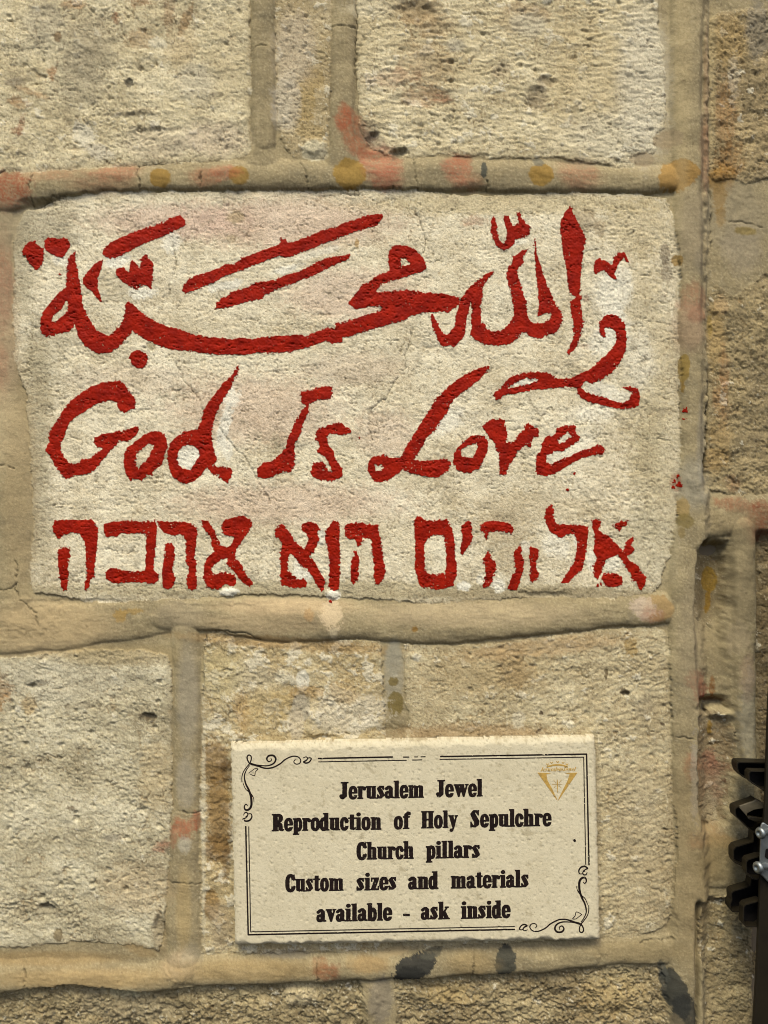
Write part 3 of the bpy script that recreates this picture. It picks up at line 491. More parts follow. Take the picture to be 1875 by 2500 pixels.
# ------------------------------------------------------------------ thin skins (paint, ink) draped on a relief
def bilin(gx, gy, F, px, py):
    i = np.clip(np.searchsorted(gx, px) - 1, 0, len(gx) - 2); j = np.clip(np.searchsorted(gy, py) - 1, 0, len(gy) - 2)
    tx = (px - gx[i]) / (gx[i + 1] - gx[i]); ty = (py - gy[j]) / (gy[j + 1] - gy[j])
    return (F[j, i] * (1 - tx) + F[j, i + 1] * tx) * (1 - ty) + (F[j + 1, i] * (1 - tx) + F[j + 1, i + 1] * tx) * ty
def skin(name, gx, gy, F, place, mat, parent, thick):
    """polygons where F > 0 on grid gx, gy (marching squares); place(px, py, lift_mm) -> world"""
    ins = F > 0; ny, nx = F.shape
    a, b, c, d = ins[:-1, :-1], ins[1:, :-1], ins[1:, 1:], ins[:-1, 1:]
    cnt = a.astype(int) + b + c + d
    r, q = np.nonzero(cnt == 4)
    full = np.stack([r * nx + q, (r + 1) * nx + q, (r + 1) * nx + q + 1, r * nx + q + 1], 1)
    GXX, GYY = np.meshgrid(gx, gy); base = np.stack([GXX.ravel(), GYY.ravel()], 1)
    extra = []; key = {}; polys = []; edges = []
    nb = nx * ny
    def cross(i, j):
        k = (i, j) if i < j else (j, i)
        if k not in key:
            fi, fj = F.flat[k[0]], F.flat[k[1]]; t = fi / (fi - fj)
            p = base[k[0]] * (1 - t) + base[k[1]] * t
            key[k] = nb + len(extra); extra.append(p)
        return key[k]
    R, Q = np.nonzero((cnt > 0) & (cnt < 4))
    insf = ins.ravel()
    for r_, q_ in zip(R.tolist(), Q.tolist()):
        cs = (r_ * nx + q_, (r_ + 1) * nx + q_, (r_ + 1) * nx + q_ + 1, r_ * nx + q_ + 1)
        pl = []; out = None
        for k in range(4):
            i, j = cs[k], cs[(k + 1) % 4]
            if insf[i]: pl.append(i)
            if insf[i] != insf[j]:
                x = cross(i, j); pl.append(x)
                if insf[i]: out = x
                elif out is not None: edges.append((out, x)); out = None
                else: first = x
        if out is not None: edges.append((out, first))
        if len(pl) > 2: polys.append(pl)
    if not len(full) and not polys: return None
    pts = np.concatenate([base, np.array(extra).reshape(-1, 2)])
    allf = full.tolist() + polys
    used = np.unique(np.concatenate([full.ravel()] + [np.array(p) for p in polys]).astype(int)) if polys else np.unique(full)
    remap = np.full(len(pts), -1); remap[used] = np.arange(len(used))
    P2 = pts[used]; n = len(P2)
    top = place(P2[:, 0], P2[:, 1], thick)
    faces = [[int(remap[i]) for i in f] for f in allf]
    if edges:                                        # the film's own edge
        E = remap[np.array(edges)]; ev = np.unique(E); rm = {int(v): n + k for k, v in enumerate(ev)}
        low = place(P2[ev, 0], P2[ev, 1], -.2); top = np.concatenate([top, low])
        faces += [[int(j), int(i), rm[int(i)], rm[int(j)]] for i, j in E]
    ce = top.mean(0); me = bpy.data.meshes.new(name)
    me.from_pydata((top - ce).tolist(), [], faces); me.update()
    me.polygons.foreach_set('use_smooth', np.arange(len(faces)) < len(allf))
    o = new_obj(name, me, parent, [mat]); o.location = ce
    return o
def wall_place(px, py, lift):
    return pos(px, py, bilin(xs, ys, H, px, py) + lift)

def T(ox, oy, pts): return [(ox + x / 3, oy + y / 3) for x, y in pts]
A_ = lambda p: T(40, 500, p)
B_ = lambda p: T(500, 500, p)
C_ = lambda p: T(1030, 480, p)
D_ = lambda p: T(90, 880, p)
E_ = lambda p: T(590, 880, p)
F_ = lambda p: T(1000, 880, p)
G_ = lambda p: T(110, 1230, p)
H_ = lambda p: T(600, 1230, p)
K_ = lambda p: T(1040, 1220, p)
LET = [
 (A_([(45,345),(60,300),(100,270),(135,265),(160,300),(200,320),(207,370),(195,430),(165,470),(150,482),(125,475),(115,445),(85,420),(70,385),(42,360)]), []),
 (A_([(207,270),(215,250),(255,238),(300,250),(345,242),(385,260),(398,295),(375,340),(345,388),(300,385),(260,365),(215,335),(207,300)]), []),
 (A_([(435,338),(415,350),(385,390),(372,460),(365,530),(368,600),(340,615),(290,670),(240,730),(200,780),(180,830),(172,910),(200,955),(225,968),(300,950),(380,930),(410,905),(430,880),(440,930),(460,975),(500,1030),(560,1070),(605,1092),(680,1085),(740,1050),(790,1000),(850,925),(870,940),(960,995),(1050,1035),(1130,1060),(1230,1068),(1330,1085)])
  + B_([(0,1090),(100,1098),(200,1098),(300,1102),(380,1082),(480,1085),(560,1082),(640,1075),(760,1045),(820,1020),(890,995),(930,1020),(1005,1010),(1015,975),(1080,960),(1150,935),(1270,900),(1380,870),(1460,850),(1500,820),(1590,790)])
  + C_([(70,850),(130,845),(195,850),(245,810),(272,790),(280,740),(150,710),(70,706)])
  + B_([(1620,645),(1560,635),(1480,622),(1380,632),(1255,640),(1300,575),(1420,545),(1500,520),(1590,490),(1625,470),(1610,405),(1570,350),(1520,315),(1460,300),(1400,293),(1370,305),(1343,370),(1345,430),(1350,485),(1280,510),(1200,560),(1140,600),(1090,670),(1048,720),(1065,740),(1110,768),(1200,750),(1290,740),(1295,775),(1200,800),(1100,835),(960,870),(950,905),(900,905),(820,925),(740,965),(700,950),(580,960),(540,958),(450,968),(350,985),(270,970),(200,985),(100,970),(0,965)])
  + A_([(1280,945),(1200,912),(1100,890),(1020,858),(960,820),(900,770),(850,725),(820,708),(795,740),(800,780),(790,820),(775,860),(740,905),(690,950),(675,962),(640,945),(590,920),(555,870),(520,810),(490,740),(480,660),(470,580),(455,500),(435,420)]),
  [A_([(360,705),(375,705),(380,750),(365,800),(330,825),(270,858),(258,845),(290,800),(335,760)]), B_([(1435,395),(1470,395),(1505,435),(1470,445),(1440,450)])]),
 (A_([(628,345),(660,300),(720,260),(820,215),(900,185),(1000,155),(1080,125),(1150,90),(1210,75),(1225,100),(1240,115),(1238,155),(1195,175),(1110,215),(1020,255),(930,290),(830,340),(760,375),(690,395),(655,385),(635,365)]), []),
 (A_([(635,402),(625,470),(600,530),(595,610),(615,660),(632,700),(622,715),(585,680),(560,640),(510,605),(487,580),(487,545),(520,495),(570,440),(610,408)]), []),
 (A_([(728,480),(745,462),(790,460),(828,497),(830,440),(848,405),(885,430),(905,470),(912,400),(930,365),(960,365),(975,400),(1005,430),(1000,520),(995,580),(985,615),(945,590),(905,590),(888,632),(840,605),(790,570),(745,535),(730,510)]), []),
 (A_([(825,1105),(850,1072),(905,1065),(955,1095),(962,1150),(945,1190),(915,1203),(875,1190),(845,1165),(830,1130)]), []),
 (A_([(1218,650),(1225,590),(1260,545),(1340,510)]) + B_([(0,500),(100,465),(155,435),(200,440),(280,385),(350,365),(400,340),(500,310),(545,290),(560,245),(600,255),(610,275),(640,275),(740,240),(800,215),(870,185),(960,165),(1010,135),(1100,110),(1200,75),(1305,68),(1300,100),(1265,150),(1180,175),(1080,205),(1000,235),(930,265),(860,290),(780,325),(700,350),(640,380),(580,390),(550,375),(480,400),(400,430),(300,465),(220,500),(130,530),(60,575),(0,597)]) + A_([(1300,635)]), []),
 (B_([(75,765),(90,715),(130,680),(215,635),(320,600),(370,570),(450,560),(520,550),(570,525),(700,485),(800,435),(880,395),(950,380),(1070,362),(1055,400),(1000,420),(920,455),(870,485),(800,520),(720,545),(640,580),(560,605),(500,635),(440,660),(420,690),(340,705),(250,730),(170,755),(100,765)]), []),
 (C_([(65,850),(62,890),(80,960),(110,1040),(150,1100),(200,1095),(238,1108),(265,1070),(300,1040),(320,990),(325,920),(345,830),(360,775),(368,830),(358,920),(365,960),(352,1010),(390,1050),(460,1085),(560,1092),(640,1080),(690,1050),(735,1000),(760,995),(800,1030),(870,1048),(905,1020),(970,1000),(1010,960),(1030,900),(1020,840),(985,795),(960,740),(925,665),(890,570),(865,490),(845,430),(835,360),(830,308),(820,330),(825,430),(830,500),(835,570),(845,630),(848,720),(858,790),(845,850),(850,882),(900,860),(940,850),(940,890),(900,925),(830,930),(785,900),(770,850),(765,770),(745,720),(725,640),(705,590),(693,545),(715,515),(750,485),(735,450),(770,405),(775,385),(740,390),(695,418),(665,440),(660,480),(625,530),(620,600),(635,650),(655,720),(668,800),(672,880),(640,930),(590,975),(540,990),(480,975),(460,935),(435,925),(430,830),(440,740),(452,650),(480,610),(535,550),(520,545),(460,575),(400,620),(340,670),(290,740),(265,810),(245,880),(240,950),(185,1015),(150,990),(110,920),(80,860)]), []),
 (C_([(520,145),(505,190),(505,250),(520,310),(550,365),(590,395),(635,385),(680,345),(680,320),(740,305),(785,285),(793,220),(760,195),(730,150),(712,110),(690,120),(700,160),(705,200),(665,210),(645,180),(635,145),(605,138),(597,165),(610,210),(625,250),(615,310),(600,345),(565,320),(552,270),(550,210),(535,160)]), []),
 (C_([(1083,62),(1050,115),(1015,180),(1008,250),(1025,310),(1030,400),(1045,480),(1062,560),(1070,680),(1100,720),(1125,740),(1085,770),(1090,850),(1110,930),(1110,1030),(1060,1145),(1078,1155),(1105,1140),(1140,1080),(1170,1010),(1183,920),(1170,830),(1160,720),(1160,620),(1170,480),(1185,400),(1202,315),(1170,240),(1140,180),(1110,130),(1100,85)]), []),
 (C_([(1255,530),(1262,470),(1300,450),(1345,475),(1390,505),(1408,440),(1440,412),(1485,405),(1510,460),(1505,482),(1470,455),(1440,490),(1425,530),(1412,560),(1425,610),(1405,605),(1360,570),(1330,545),(1300,545),(1280,575),(1260,560)]), []),
 (C_([(1295,965),(1300,920),(1335,875),(1385,860),(1440,880),(1485,930),(1500,1040),(1490,1130),(1450,1220),(1390,1290),(1300,1350),(1240,1370),(1195,1350),(1165,1395),(1200,1430),(1300,1460),(1400,1495),(1470,1510),(1520,1480),(1540,1430),(1490,1410),(1455,1400),(1495,1388),(1550,1392),(1590,1415),(1597,1480),(1590,1530),(1540,1550),(1440,1555),(1350,1535),(1290,1520),(1210,1500),(1140,1450),(1130,1400),(1100,1395),(1000,1400),(900,1412),(820,1415),(700,1440),(600,1455),(575,1480),(545,1495),(520,1460),(530,1435),(580,1400),(600,1365),(650,1320),(740,1290),(850,1283),(940,1295),(975,1330),(1080,1335),(1150,1300),(1230,1265),(1300,1200),(1370,1140),(1420,1060),(1420,990),(1380,960),(1330,965),(1350,1030),(1320,1035),(1300,985)]), [C_([(630,1402),(680,1365),(760,1335),(830,1330),(855,1342),(790,1370),(700,1392)])]),
 (D_([(580,150),(620,150),(650,180),(680,230),(710,260),(728,310),(715,355),(680,365),(640,388),(605,370),(590,320),(575,295),(520,300),(440,315),(390,350),(330,390),(275,420),(240,460),(220,510),(205,560),(180,600),(180,650),(205,710),(235,745),(285,762),(340,720),(395,715),(440,670),(480,645),(435,630),(415,600),(430,560),(480,540),(560,525),(640,510),(700,490),(745,480),(750,505),(720,560),(670,592),(600,590),(585,625),(550,645),(520,690),(475,740),(440,785),(390,825),(350,840),(280,840),(240,868),(200,862),(170,815),(130,765),(100,705),(62,660),(85,600),(95,520),(140,450),(180,390),(210,340),(270,280),(330,235),(390,195),(480,160)]), []),
 (D_([(875,515),(935,540),(955,590),(960,630),(935,700),(920,760),(880,795),(850,810),(845,850),(810,835),(775,880),(715,868),(685,882),(655,840),(640,790),(640,690),(660,640),(710,605),(760,565),(810,530)]), [D_([(735,680),(780,640),(820,610),(858,620),(840,660),(830,690),(800,730),(765,765),(745,792),(725,770),(728,720)])]),
 (D_([(1485,32),(1470,90),(1440,150),(1410,220),(1370,280),(1340,340),(1305,410),(1290,470),(1280,530),(1285,600),(1300,660),(1320,730),(1300,770),(1360,780),(1420,790),(1435,830),(1400,900),(1355,875),(1330,845),(1280,830),(1250,790),(1210,830),(1160,880),(1090,905),(1040,890),(1000,860),(975,810),(955,720),(955,660),(980,600),(1020,560),(1080,520),(1180,500),(1205,440),(1220,370),(1260,300),(1300,250),(1365,165),(1430,110),(1445,70)]), [D_([(1040,660),(1075,625),(1130,620),(1180,650),(1195,690),(1165,740),(1125,800),(1070,790),(1035,760),(1030,710)])]),
 (E_([(435,225),(500,220),(560,195),(660,185),(665,270),(620,290),(560,290),(495,320),(490,380),(460,440),(440,500),(420,560),(390,610),(385,660),(395,710),(385,780),(370,815),(300,820),(230,850),(155,868),(115,850),(112,790),(160,750),(230,735),(280,690),(320,640),(340,560),(370,510),(390,450),(430,380),(470,330),(435,305)]), []),
 (E_([(540,520),(560,500),(620,485),(680,460),(730,455),(770,490),(805,510),(800,530),(740,550),(690,540),(640,540),(625,560),(630,610),(665,650),(685,710),(710,750),(738,790),(740,840),(720,865),(650,885),(580,875),(520,855),(502,820),(525,750),(600,740),(625,780),(632,812),(665,815),(650,785),(630,730),(590,690),(545,670),(575,630),(560,600),(535,580),(545,550)]), []),
 (F_([(590,45),(560,90),(500,150),(440,200),(380,240),(320,290),(290,340),(275,390),(235,430),(190,510),(130,560),(100,620),(70,670),(35,730),(100,735),(200,728),(270,718),(303,745),(290,800),(240,835),(190,860),(110,850),(60,840),(0,822)]) + E_([(1180,800),(1130,840),(1070,880),(990,895),(950,860),(925,810),(925,750),(960,705),(1040,690),(1100,715),(1160,710),(1200,640),(1260,540),(1320,450),(1380,350),(1420,280),(1500,205)]) + F_([(370,125),(440,85),(520,55),(580,40)]), [E_([(975,770),(1020,765),(1045,785),(1020,802),(985,810)])]),
 (F_([(490,545),(550,555),(575,600),(570,670),(540,730),(510,790),(450,820),(400,828),(345,800),(318,750),(320,690),(350,640),(400,590),(440,560)]), [F_([(410,630),(490,605),(497,640),(475,690),(465,712),(410,708),(380,700),(380,660)])]),
 (F_([(525,480),(580,440),(640,425),(697,432),(705,500),(715,540),(708,600),(760,600),(790,550),(835,505),(850,460),(880,460),(905,485),(945,500),(945,555),(900,575),(885,640),(850,620),(800,660),(770,710),(730,770),(700,840),(660,835),(655,760),(658,680),(625,640),(620,600),(580,570),(565,530)]), []),
 (F_([(1070,505),(1120,480),(1218,475),(1220,530),(1250,565),(1240,590),(1180,625),(1120,665),(1050,665),(1045,685),(1005,695),(1000,750),(1040,760),(1100,725),(1180,695),(1250,660),(1330,640),(1380,615),(1405,620),(1435,655),(1410,690),(1340,695),(1270,715),(1200,745),(1130,790),(1060,830),(1000,850),(930,830),(918,760),(930,700),(960,660),(965,610),(1000,560),(1060,545)]), [F_([(1085,600),(1100,565),(1160,525),(1185,560),(1140,590),(1095,608)])]),
 (G_([(58,150),(80,120),(150,115),(250,120),(340,112),(370,140),(390,190),(385,240),(380,330),(375,400),(365,470),(365,530),(335,560),(320,610),(300,638),(283,620),(290,580),(305,540),(300,450),(300,350),(285,270),(250,220),(205,205),(150,225),(95,258),(65,215)]), []),
 (G_([(95,330),(130,318),(180,325),(185,380),(170,440),(172,520),(165,590),(160,630),(125,640),(118,590),(105,540),(98,450),(95,380)]), []),
 (G_([(430,148),(500,130),(620,122),(700,130),(790,125),(820,150),(820,220),(815,260),(810,330),(800,400),(795,480),(835,520),(830,560),(800,585),(720,575),(600,578),(500,580),(450,555),(440,505),(480,465),(540,480),(620,495),(735,490),(738,400),(740,300),(738,225),(700,215),(600,220),(560,215),(520,240),(450,240),(430,220)]), []),
 (G_([(812,120),(900,130),(1020,130),(1070,140),(1115,185),(1115,250),(1105,320),(1100,390),(1110,450),(1105,520),(1115,580),(1110,620),(1075,638),(1045,615),(1038,560),(1045,520),(1055,470),(1030,420),(1035,330),(1030,260),(1000,220),(930,235),(870,210),(840,170)]), []),
 (G_([(880,290),(930,285),(950,320),(952,380),(940,440),(935,500),(958,545),(945,600),(900,632),(865,610),(860,560),(855,510),(865,440),(875,370)]), []),
 (G_([(1145,125),(1170,112),(1200,125),(1230,180),(1260,240),(1290,300),(1330,320),(1365,300),(1385,240),(1330,235),(1300,215),(1292,160),(1310,120),(1380,100),(1450,85),(1500,110),(1520,150),(1495,200),(1470,240),(1430,290),(1395,350),(1395,400),(1440,440),(1460,495),(1490,540),(1525,580),(1500,610),(1460,585),(1410,535),(1370,480),(1335,450),(1330,400),(1290,410),(1250,440),(1220,470),(1225,520),(1290,498),(1350,505),(1400,530),(1400,580),(1385,610),(1320,590),(1280,620),(1220,628),(1180,605),(1175,570),(1155,545),(1165,500),(1160,460),(1190,390),(1240,350),(1215,300),(1220,260),(1180,200),(1150,165)]), []),
 (H_([(255,135),(290,170),(345,235),(370,290),(425,325),(460,270),(440,215),(405,190),(410,150),(460,128),(520,140),(550,185),(525,215),(540,260),(520,310),(500,350),(465,385),(510,430),(550,510),(588,570),(575,620),(553,645),(520,600),(495,545),(450,480),(400,450),(370,405),(330,365),(310,400),(305,490),(350,520),(375,550),(430,548),(450,580),(440,610),(400,618),(340,610),(265,603),(250,550),(255,480),(250,410),(248,350),(270,300),(255,265),(212,240),(215,190),(245,160)]), []),
 (H_([(640,120),(675,130),(693,190),(685,250),(690,330),(692,420),(690,500),(688,580),(680,625),(640,640),(605,615),(608,560),(610,480),(610,400),(600,320),(580,260),(585,200),(610,165)]), []),
 (H_([(735,150),(790,140),(850,135),(920,155),(970,145),(975,210),(990,270),(1000,340),(1010,420),(1025,490),(1010,550),(975,590),(948,595),(940,540),(940,450),(925,350),(920,260),(860,250),(845,300),(820,315),(800,260),(760,262),(730,240),(725,190)]), []),
 (H_([(785,345),(815,340),(822,380),(840,410),(825,450),(830,510),(820,560),(790,590),(770,570),(768,500),(770,430),(780,390),(800,375)]), []),
 (H_([(1230,125),(1260,90),(1290,100),(1300,118),(1390,122),(1470,105),(1500,160),(1525,220),(1530,300),(1535,380),(1545,450),(1545,520),(1530,560),(1525,600),(1470,618),(1400,630),(1330,615),(1275,605),(1255,540),(1235,470),(1240,400),(1240,300),(1235,220)]), [H_([(1310,290),(1340,250),(1390,225),(1445,232),(1460,300),(1465,380),(1470,450),(1455,495),(1460,510),(1390,515),(1325,508),(1312,450),(1308,370)])]),
 (K_([(258,190),(300,152),(325,165),(338,210),(340,280),(320,330),(290,370),(270,410),(250,395),(255,330),(270,270),(255,225)]), []),
 (K_([(392,185),(430,165),(480,152),(560,158),(620,180),(648,212),(625,248),(570,238),(520,230),(460,240),(445,290),(425,285),(430,245),(400,230)]), []),
 (K_([(458,375),(480,420),(510,460),(515,510),(495,555),(485,610),(450,640),(410,648),(420,600),(440,550),(430,490),(412,440),(430,410)]), []),
 (K_([(690,332),(705,370),(695,400),(718,440),(715,500),(700,545),(690,600),(665,668),(595,655),(615,600),(630,550),(660,520),(645,480),(650,440),(635,400),(655,370)]), []),
 (K_([(760,340),(800,350),(828,370),(825,420),(805,460),(810,510),(830,545),(820,585),(765,605),(755,560),(765,500),(755,440),(755,390)]), []),
 (K_([(920,35),(935,70),(935,120),(955,180),(1040,180),(1120,182),(1185,200),(1190,240),(1180,300),(1180,360),(1165,430),(1150,500),(1110,540),(1060,590),(1030,615),(985,608),(1010,570),(1050,510),(1080,460),(1100,390),(1105,310),(1085,250),(1030,255),(975,285),(940,250),(905,235),(885,190),(868,130),(870,70),(900,45)]), []),
 (K_([(1215,150),(1250,140),(1285,160),(1280,190),(1262,225),(1290,245),(1330,260),(1370,300),(1410,340),(1440,375),(1460,320),(1480,290),(1525,275),(1520,310),(1500,340),(1530,365),(1500,400),(1470,410),(1490,445),(1550,480),(1575,530),(1610,570),(1605,620),(1580,665),(1555,650),(1540,600),(1505,590),(1500,550),(1460,490),(1430,440),(1405,405),(1330,430),(1300,480),(1285,540),(1255,588),(1230,560),(1225,480),(1250,430),(1225,370),(1235,300),(1225,230),(1215,185)]), []),
 (K_([(1285,555),(1330,535),(1400,540),(1440,575),(1435,620),(1400,640),(1320,635),(1295,600)]), []),
 (K_([(1365,190),(1410,160),(1475,155),(1470,185),(1440,200),(1420,232),(1390,215)]), []),
]
def disc(x, y, r): return ([(x + r * math.cos(t), y + r * 1.15 * math.sin(t)) for t in np.linspace(0, 6.28, 9)[:-1]], [])
DROPS = [(1670,1003,6),(1669,1023,2.5),(1655,1163,4),(1657,1184,6),(1643,1190,5),(1646,1175,4),(1386,1196,4),(1402,1156,3.5),(147,669,3),(1459,1429,4),(1466,1427,3),(1373,1054,3),(877,1069,2.5),(807,1467,4)]
def paint(poly, holes, step=1.45):
    P = np.array(poly); x0, y0 = np.floor(P.min(0) - 8); x1, y1 = np.ceil(P.max(0) + 8)
    gx = np.arange(x0, x1 + step, step); gy = np.arange(y0, y1 + step, step)
    PX, PY = np.meshgrid(gx, gy); PX = PX.astype(f32); PY = PY.astype(f32)
    a = perlin(PX / 11, PY / 11, 90) * 1.5; b = perlin(PX / 11, PY / 11, 91) * 1.5
    F = poly_sdf(poly, PX + a, PY + b)
    for h in holes: F = np.minimum(F, -poly_sdf(h, PX + a, PY + b))
    hh = bilin(xs, ys, H, PX, PY); sm_ = 0
    edge_n = sstep(-.5, .5, perlin(PX / 60, PY / 60, 96))
    rough = (1.6 + 2.4 * edge_n) * perlin(PX / 5.4, PY / 5.0, 92) + (1.2 + 1.6 * edge_n) * perlin(PX / 3.0, PY / 3.0, 93)
    F = F + rough - .25
    # missed pores, mostly near the edges and in dry-brush patches
    dry = sstep(.15, .6, perlin(PX / 40, PY / 40, 94))
    F = np.minimum(F, (F * .20 + 1.35 - 1.5 * dry - .35 * edge_n) + 2.2 * (perlin(PX / 5.0, PY / 3.8, 95) + .60))
    F = np.minimum(F, 3 * (.66 - .22 * dry - fbm(PX / 4.8, PY / 3.8, 2, 97)))
    return gx, gy, F
for poly, holes in LET:
    gx, gy, F = paint(poly, holes)
    skin('letter', gx, gy, F, wall_place, M_RED, stones[3], .38)
dp = []
for x, y, r in DROPS:
    gx, gy, F = paint(*disc(x, y, r))
    par = stones[3] if x < 1650 and y < 1460 else mortar
    skin('paint_drop', gx, gy, F, wall_place, M_RED, par, .38)

# ------------------------------------------------------------------ the tile sign
TH = 13.0                                            # face stands 13 mm off the wall plane
Q = np.array([(562, 1815), (1454, 1797), (1466, 2298), (572, 2312)], float)   # TL TR BR BL as photographed
sign = empty('tile_sign', ((1013 - CX) * S, -.006, Z0 - (2305 - CY) * S), 'pale stone tile sign with five lines of black lettering and a small gold emblem', 'sign')
k_ = (D - TH * .001) / D                             # the face is nearer the camera than the wall plane
def sgn_xy(px, py): return CX + (px - CX) * k_, CY + (py - CY) * k_
gu = np.arange(550, 1482, 2.5); gv = np.arange(1785, 2326, 2.5)
SX, SY = np.meshgrid(gu, gv); SX = SX.astype(f32); SY = SY.astype(f32)
def sign_height(px, py):
    """mm above the wall plane in the tile's face; also signed distance to its outline"""
    jag = 1.2 * perlin(px / 16, py / 16, 101) + .8 * perlin(px / 5, py / 5, 102)
    ed = []
    for i in range(4):
        (x1, y1), (x2, y2) = Q[i], Q[(i + 1) % 4]
        L = math.hypot(x2 - x1, y2 - y1); nx_, ny_ = -(y2 - y1) / L, (x2 - x1) / L
        ed.append((px - x1) * nx_ + (py - y1) * ny_)
    top, right, bot, left = ed
    bot = bot - 2.5 * sstep(.1, .7, perlin(px / 42, px * 0 + .3, 103)) 
    d = np.minimum(np.minimum(top, bot), np.minimum(left, right)) + jag
    cr = 9; 
    wt = 17 + 9 * perlin(px / 50, px * 0 + .5, 104) + 4 * perlin(px / 14, px * 0 + .5, 105)
    wb = 12 + 9 * perlin(px / 46, px * 0 + .9, 106) + 4 * perlin(px / 13, px * 0 + .2, 107)
    h = np.full(px.shape, TH, f32)
    h = h - 3.2 * np.clip(1 - (top + jag) / np.maximum(wt, 7), 0, 1) ** 1.3
    h = h - 4.2 * np.clip(1 - (bot + jag) / np.maximum(wb, 6), 0, 1) ** 1.6
    h = h - 2.5 * np.clip(1 - (left + jag) / 7, 0, 1) ** 1.5 - 2.5 * np.clip(1 - (right + jag) / 8, 0, 1) ** 1.5
    h = h + .10 * fbm(px / 60, py / 60, 3, 108) + .10 * fbm(px / 9, py / 9, 3, 109)
    w, id_ = worley(px / 15, py / 15, 21); h = h - .55 * sstep(.24, .10, w) * (JX[id_] > .62)
    w, id_ = worley(px / 8, py / 8, 22); h = h - .3 * sstep(.26, .12, w) * (JX[id_] > .7)
    return h, d
TH_, TD = sign_height(SX, SY)
def spos(px, py, h): 
    a, b = sgn_xy(px, py); return pos(a, b, h)
ins = TD > 0
F_clip = TD
tc = ((220, 210, 178), (208, 197, 164), (184, 172, 138))
SC = tint(tc, .5 * fbm(SX / 80, SY / 80, 4, 110) + .35 * fbm(SX / 14, SY / 14, 4, 111, .7) + .15)
gr = fbm(SX / 24, SY / 20, 5, 112, .65) + .35 * fbm(SX / 120, SY / 100, 2, 113)
SC = SC + (np.array(col(142, 128, 92)) - SC) * (.42 * sstep(.28, .62, gr))[..., None]
gs = fbm(SX / 5, SY / 5, 2, 114); SC = SC * (1 - .25 * sstep(.42, .62, gs))[..., None]
SC = SC + (np.array(col(150, 130, 90)) - SC) * (.45 * np.exp(-np.clip(TD, 0, 60) / 7) * sstep(-.3, .4, gs + gr))[..., None]
w, id_ = worley(SX / 15, SY / 15, 21); SC = SC * (1 - .22 * sstep(.2, .1, w) * (JX[id_] > .8))[..., None]
ny, nx = SX.shape; SV = spos(SX, SY, TH_).reshape(-1, 3)
c_in = ins[:-1, :-1] & ins[1:, :-1] & ins[1:, 1:] & ins[:-1, 1:]
r, c = np.nonzero(c_in); q = np.stack([r * nx + c, (r + 1) * nx + c, (r + 1) * nx + c + 1, r * nx + c + 1], 1)
used, inv = np.unique(q, return_inverse=True); V = SV[used]; C = SC.reshape(-1, 3)[used]; q = inv.reshape(-1, 4)
mp = np.pad(c_in, 1); E = []
for (dr, dc, a, b) in ((-1, 0, (0, 0), (0, 1)), (1, 0, (1, 1), (1, 0)), (0, -1, (1, 0), (0, 0)), (0, 1, (0, 1), (1, 1))):
    nb = ~mp[1 + dr:mp.shape[0] - 1 + dr, 1 + dc:mp.shape[1] - 1 + dc]; rr, cc = np.nonzero(c_in & nb)
    E.append(np.stack([(rr + a[0]) * nx + cc + a[1], (rr + b[0]) * nx + cc + b[1]], 1))
E = np.concatenate(E); n0 = len(V); k = len(E); A = SV[E[:, 0]]; B = SV[E[:, 1]]
A2 = A.copy(); B2 = B.copy(); A2[:, 1] = -.0015; B2[:, 1] = -.0015
Cs = SC.reshape(-1, 3)[E[:, 0]]; i = np.arange(k)
V = np.concatenate([V, A, B, B2, A2]); C = np.concatenate([C, Cs, Cs, Cs, Cs])
me, ce = mesh_from('tile', V, np.concatenate([q, np.stack([n0 + i, n0 + k + i, n0 + 2 * k + i, n0 + 3 * k + i], 1)]), C)
tile = new_obj('tile', me, sign, [M_TILE]); tile.location = Vector(ce) - sign.location; tile.matrix_parent_inverse.identity()
bpy.context.view_layer.update()
# mortar dabs holding the tile to the wall
def sign_place(px, py, lift):
    return spos(px, py, bilin(gu, gv, TH_, px, py) + lift)

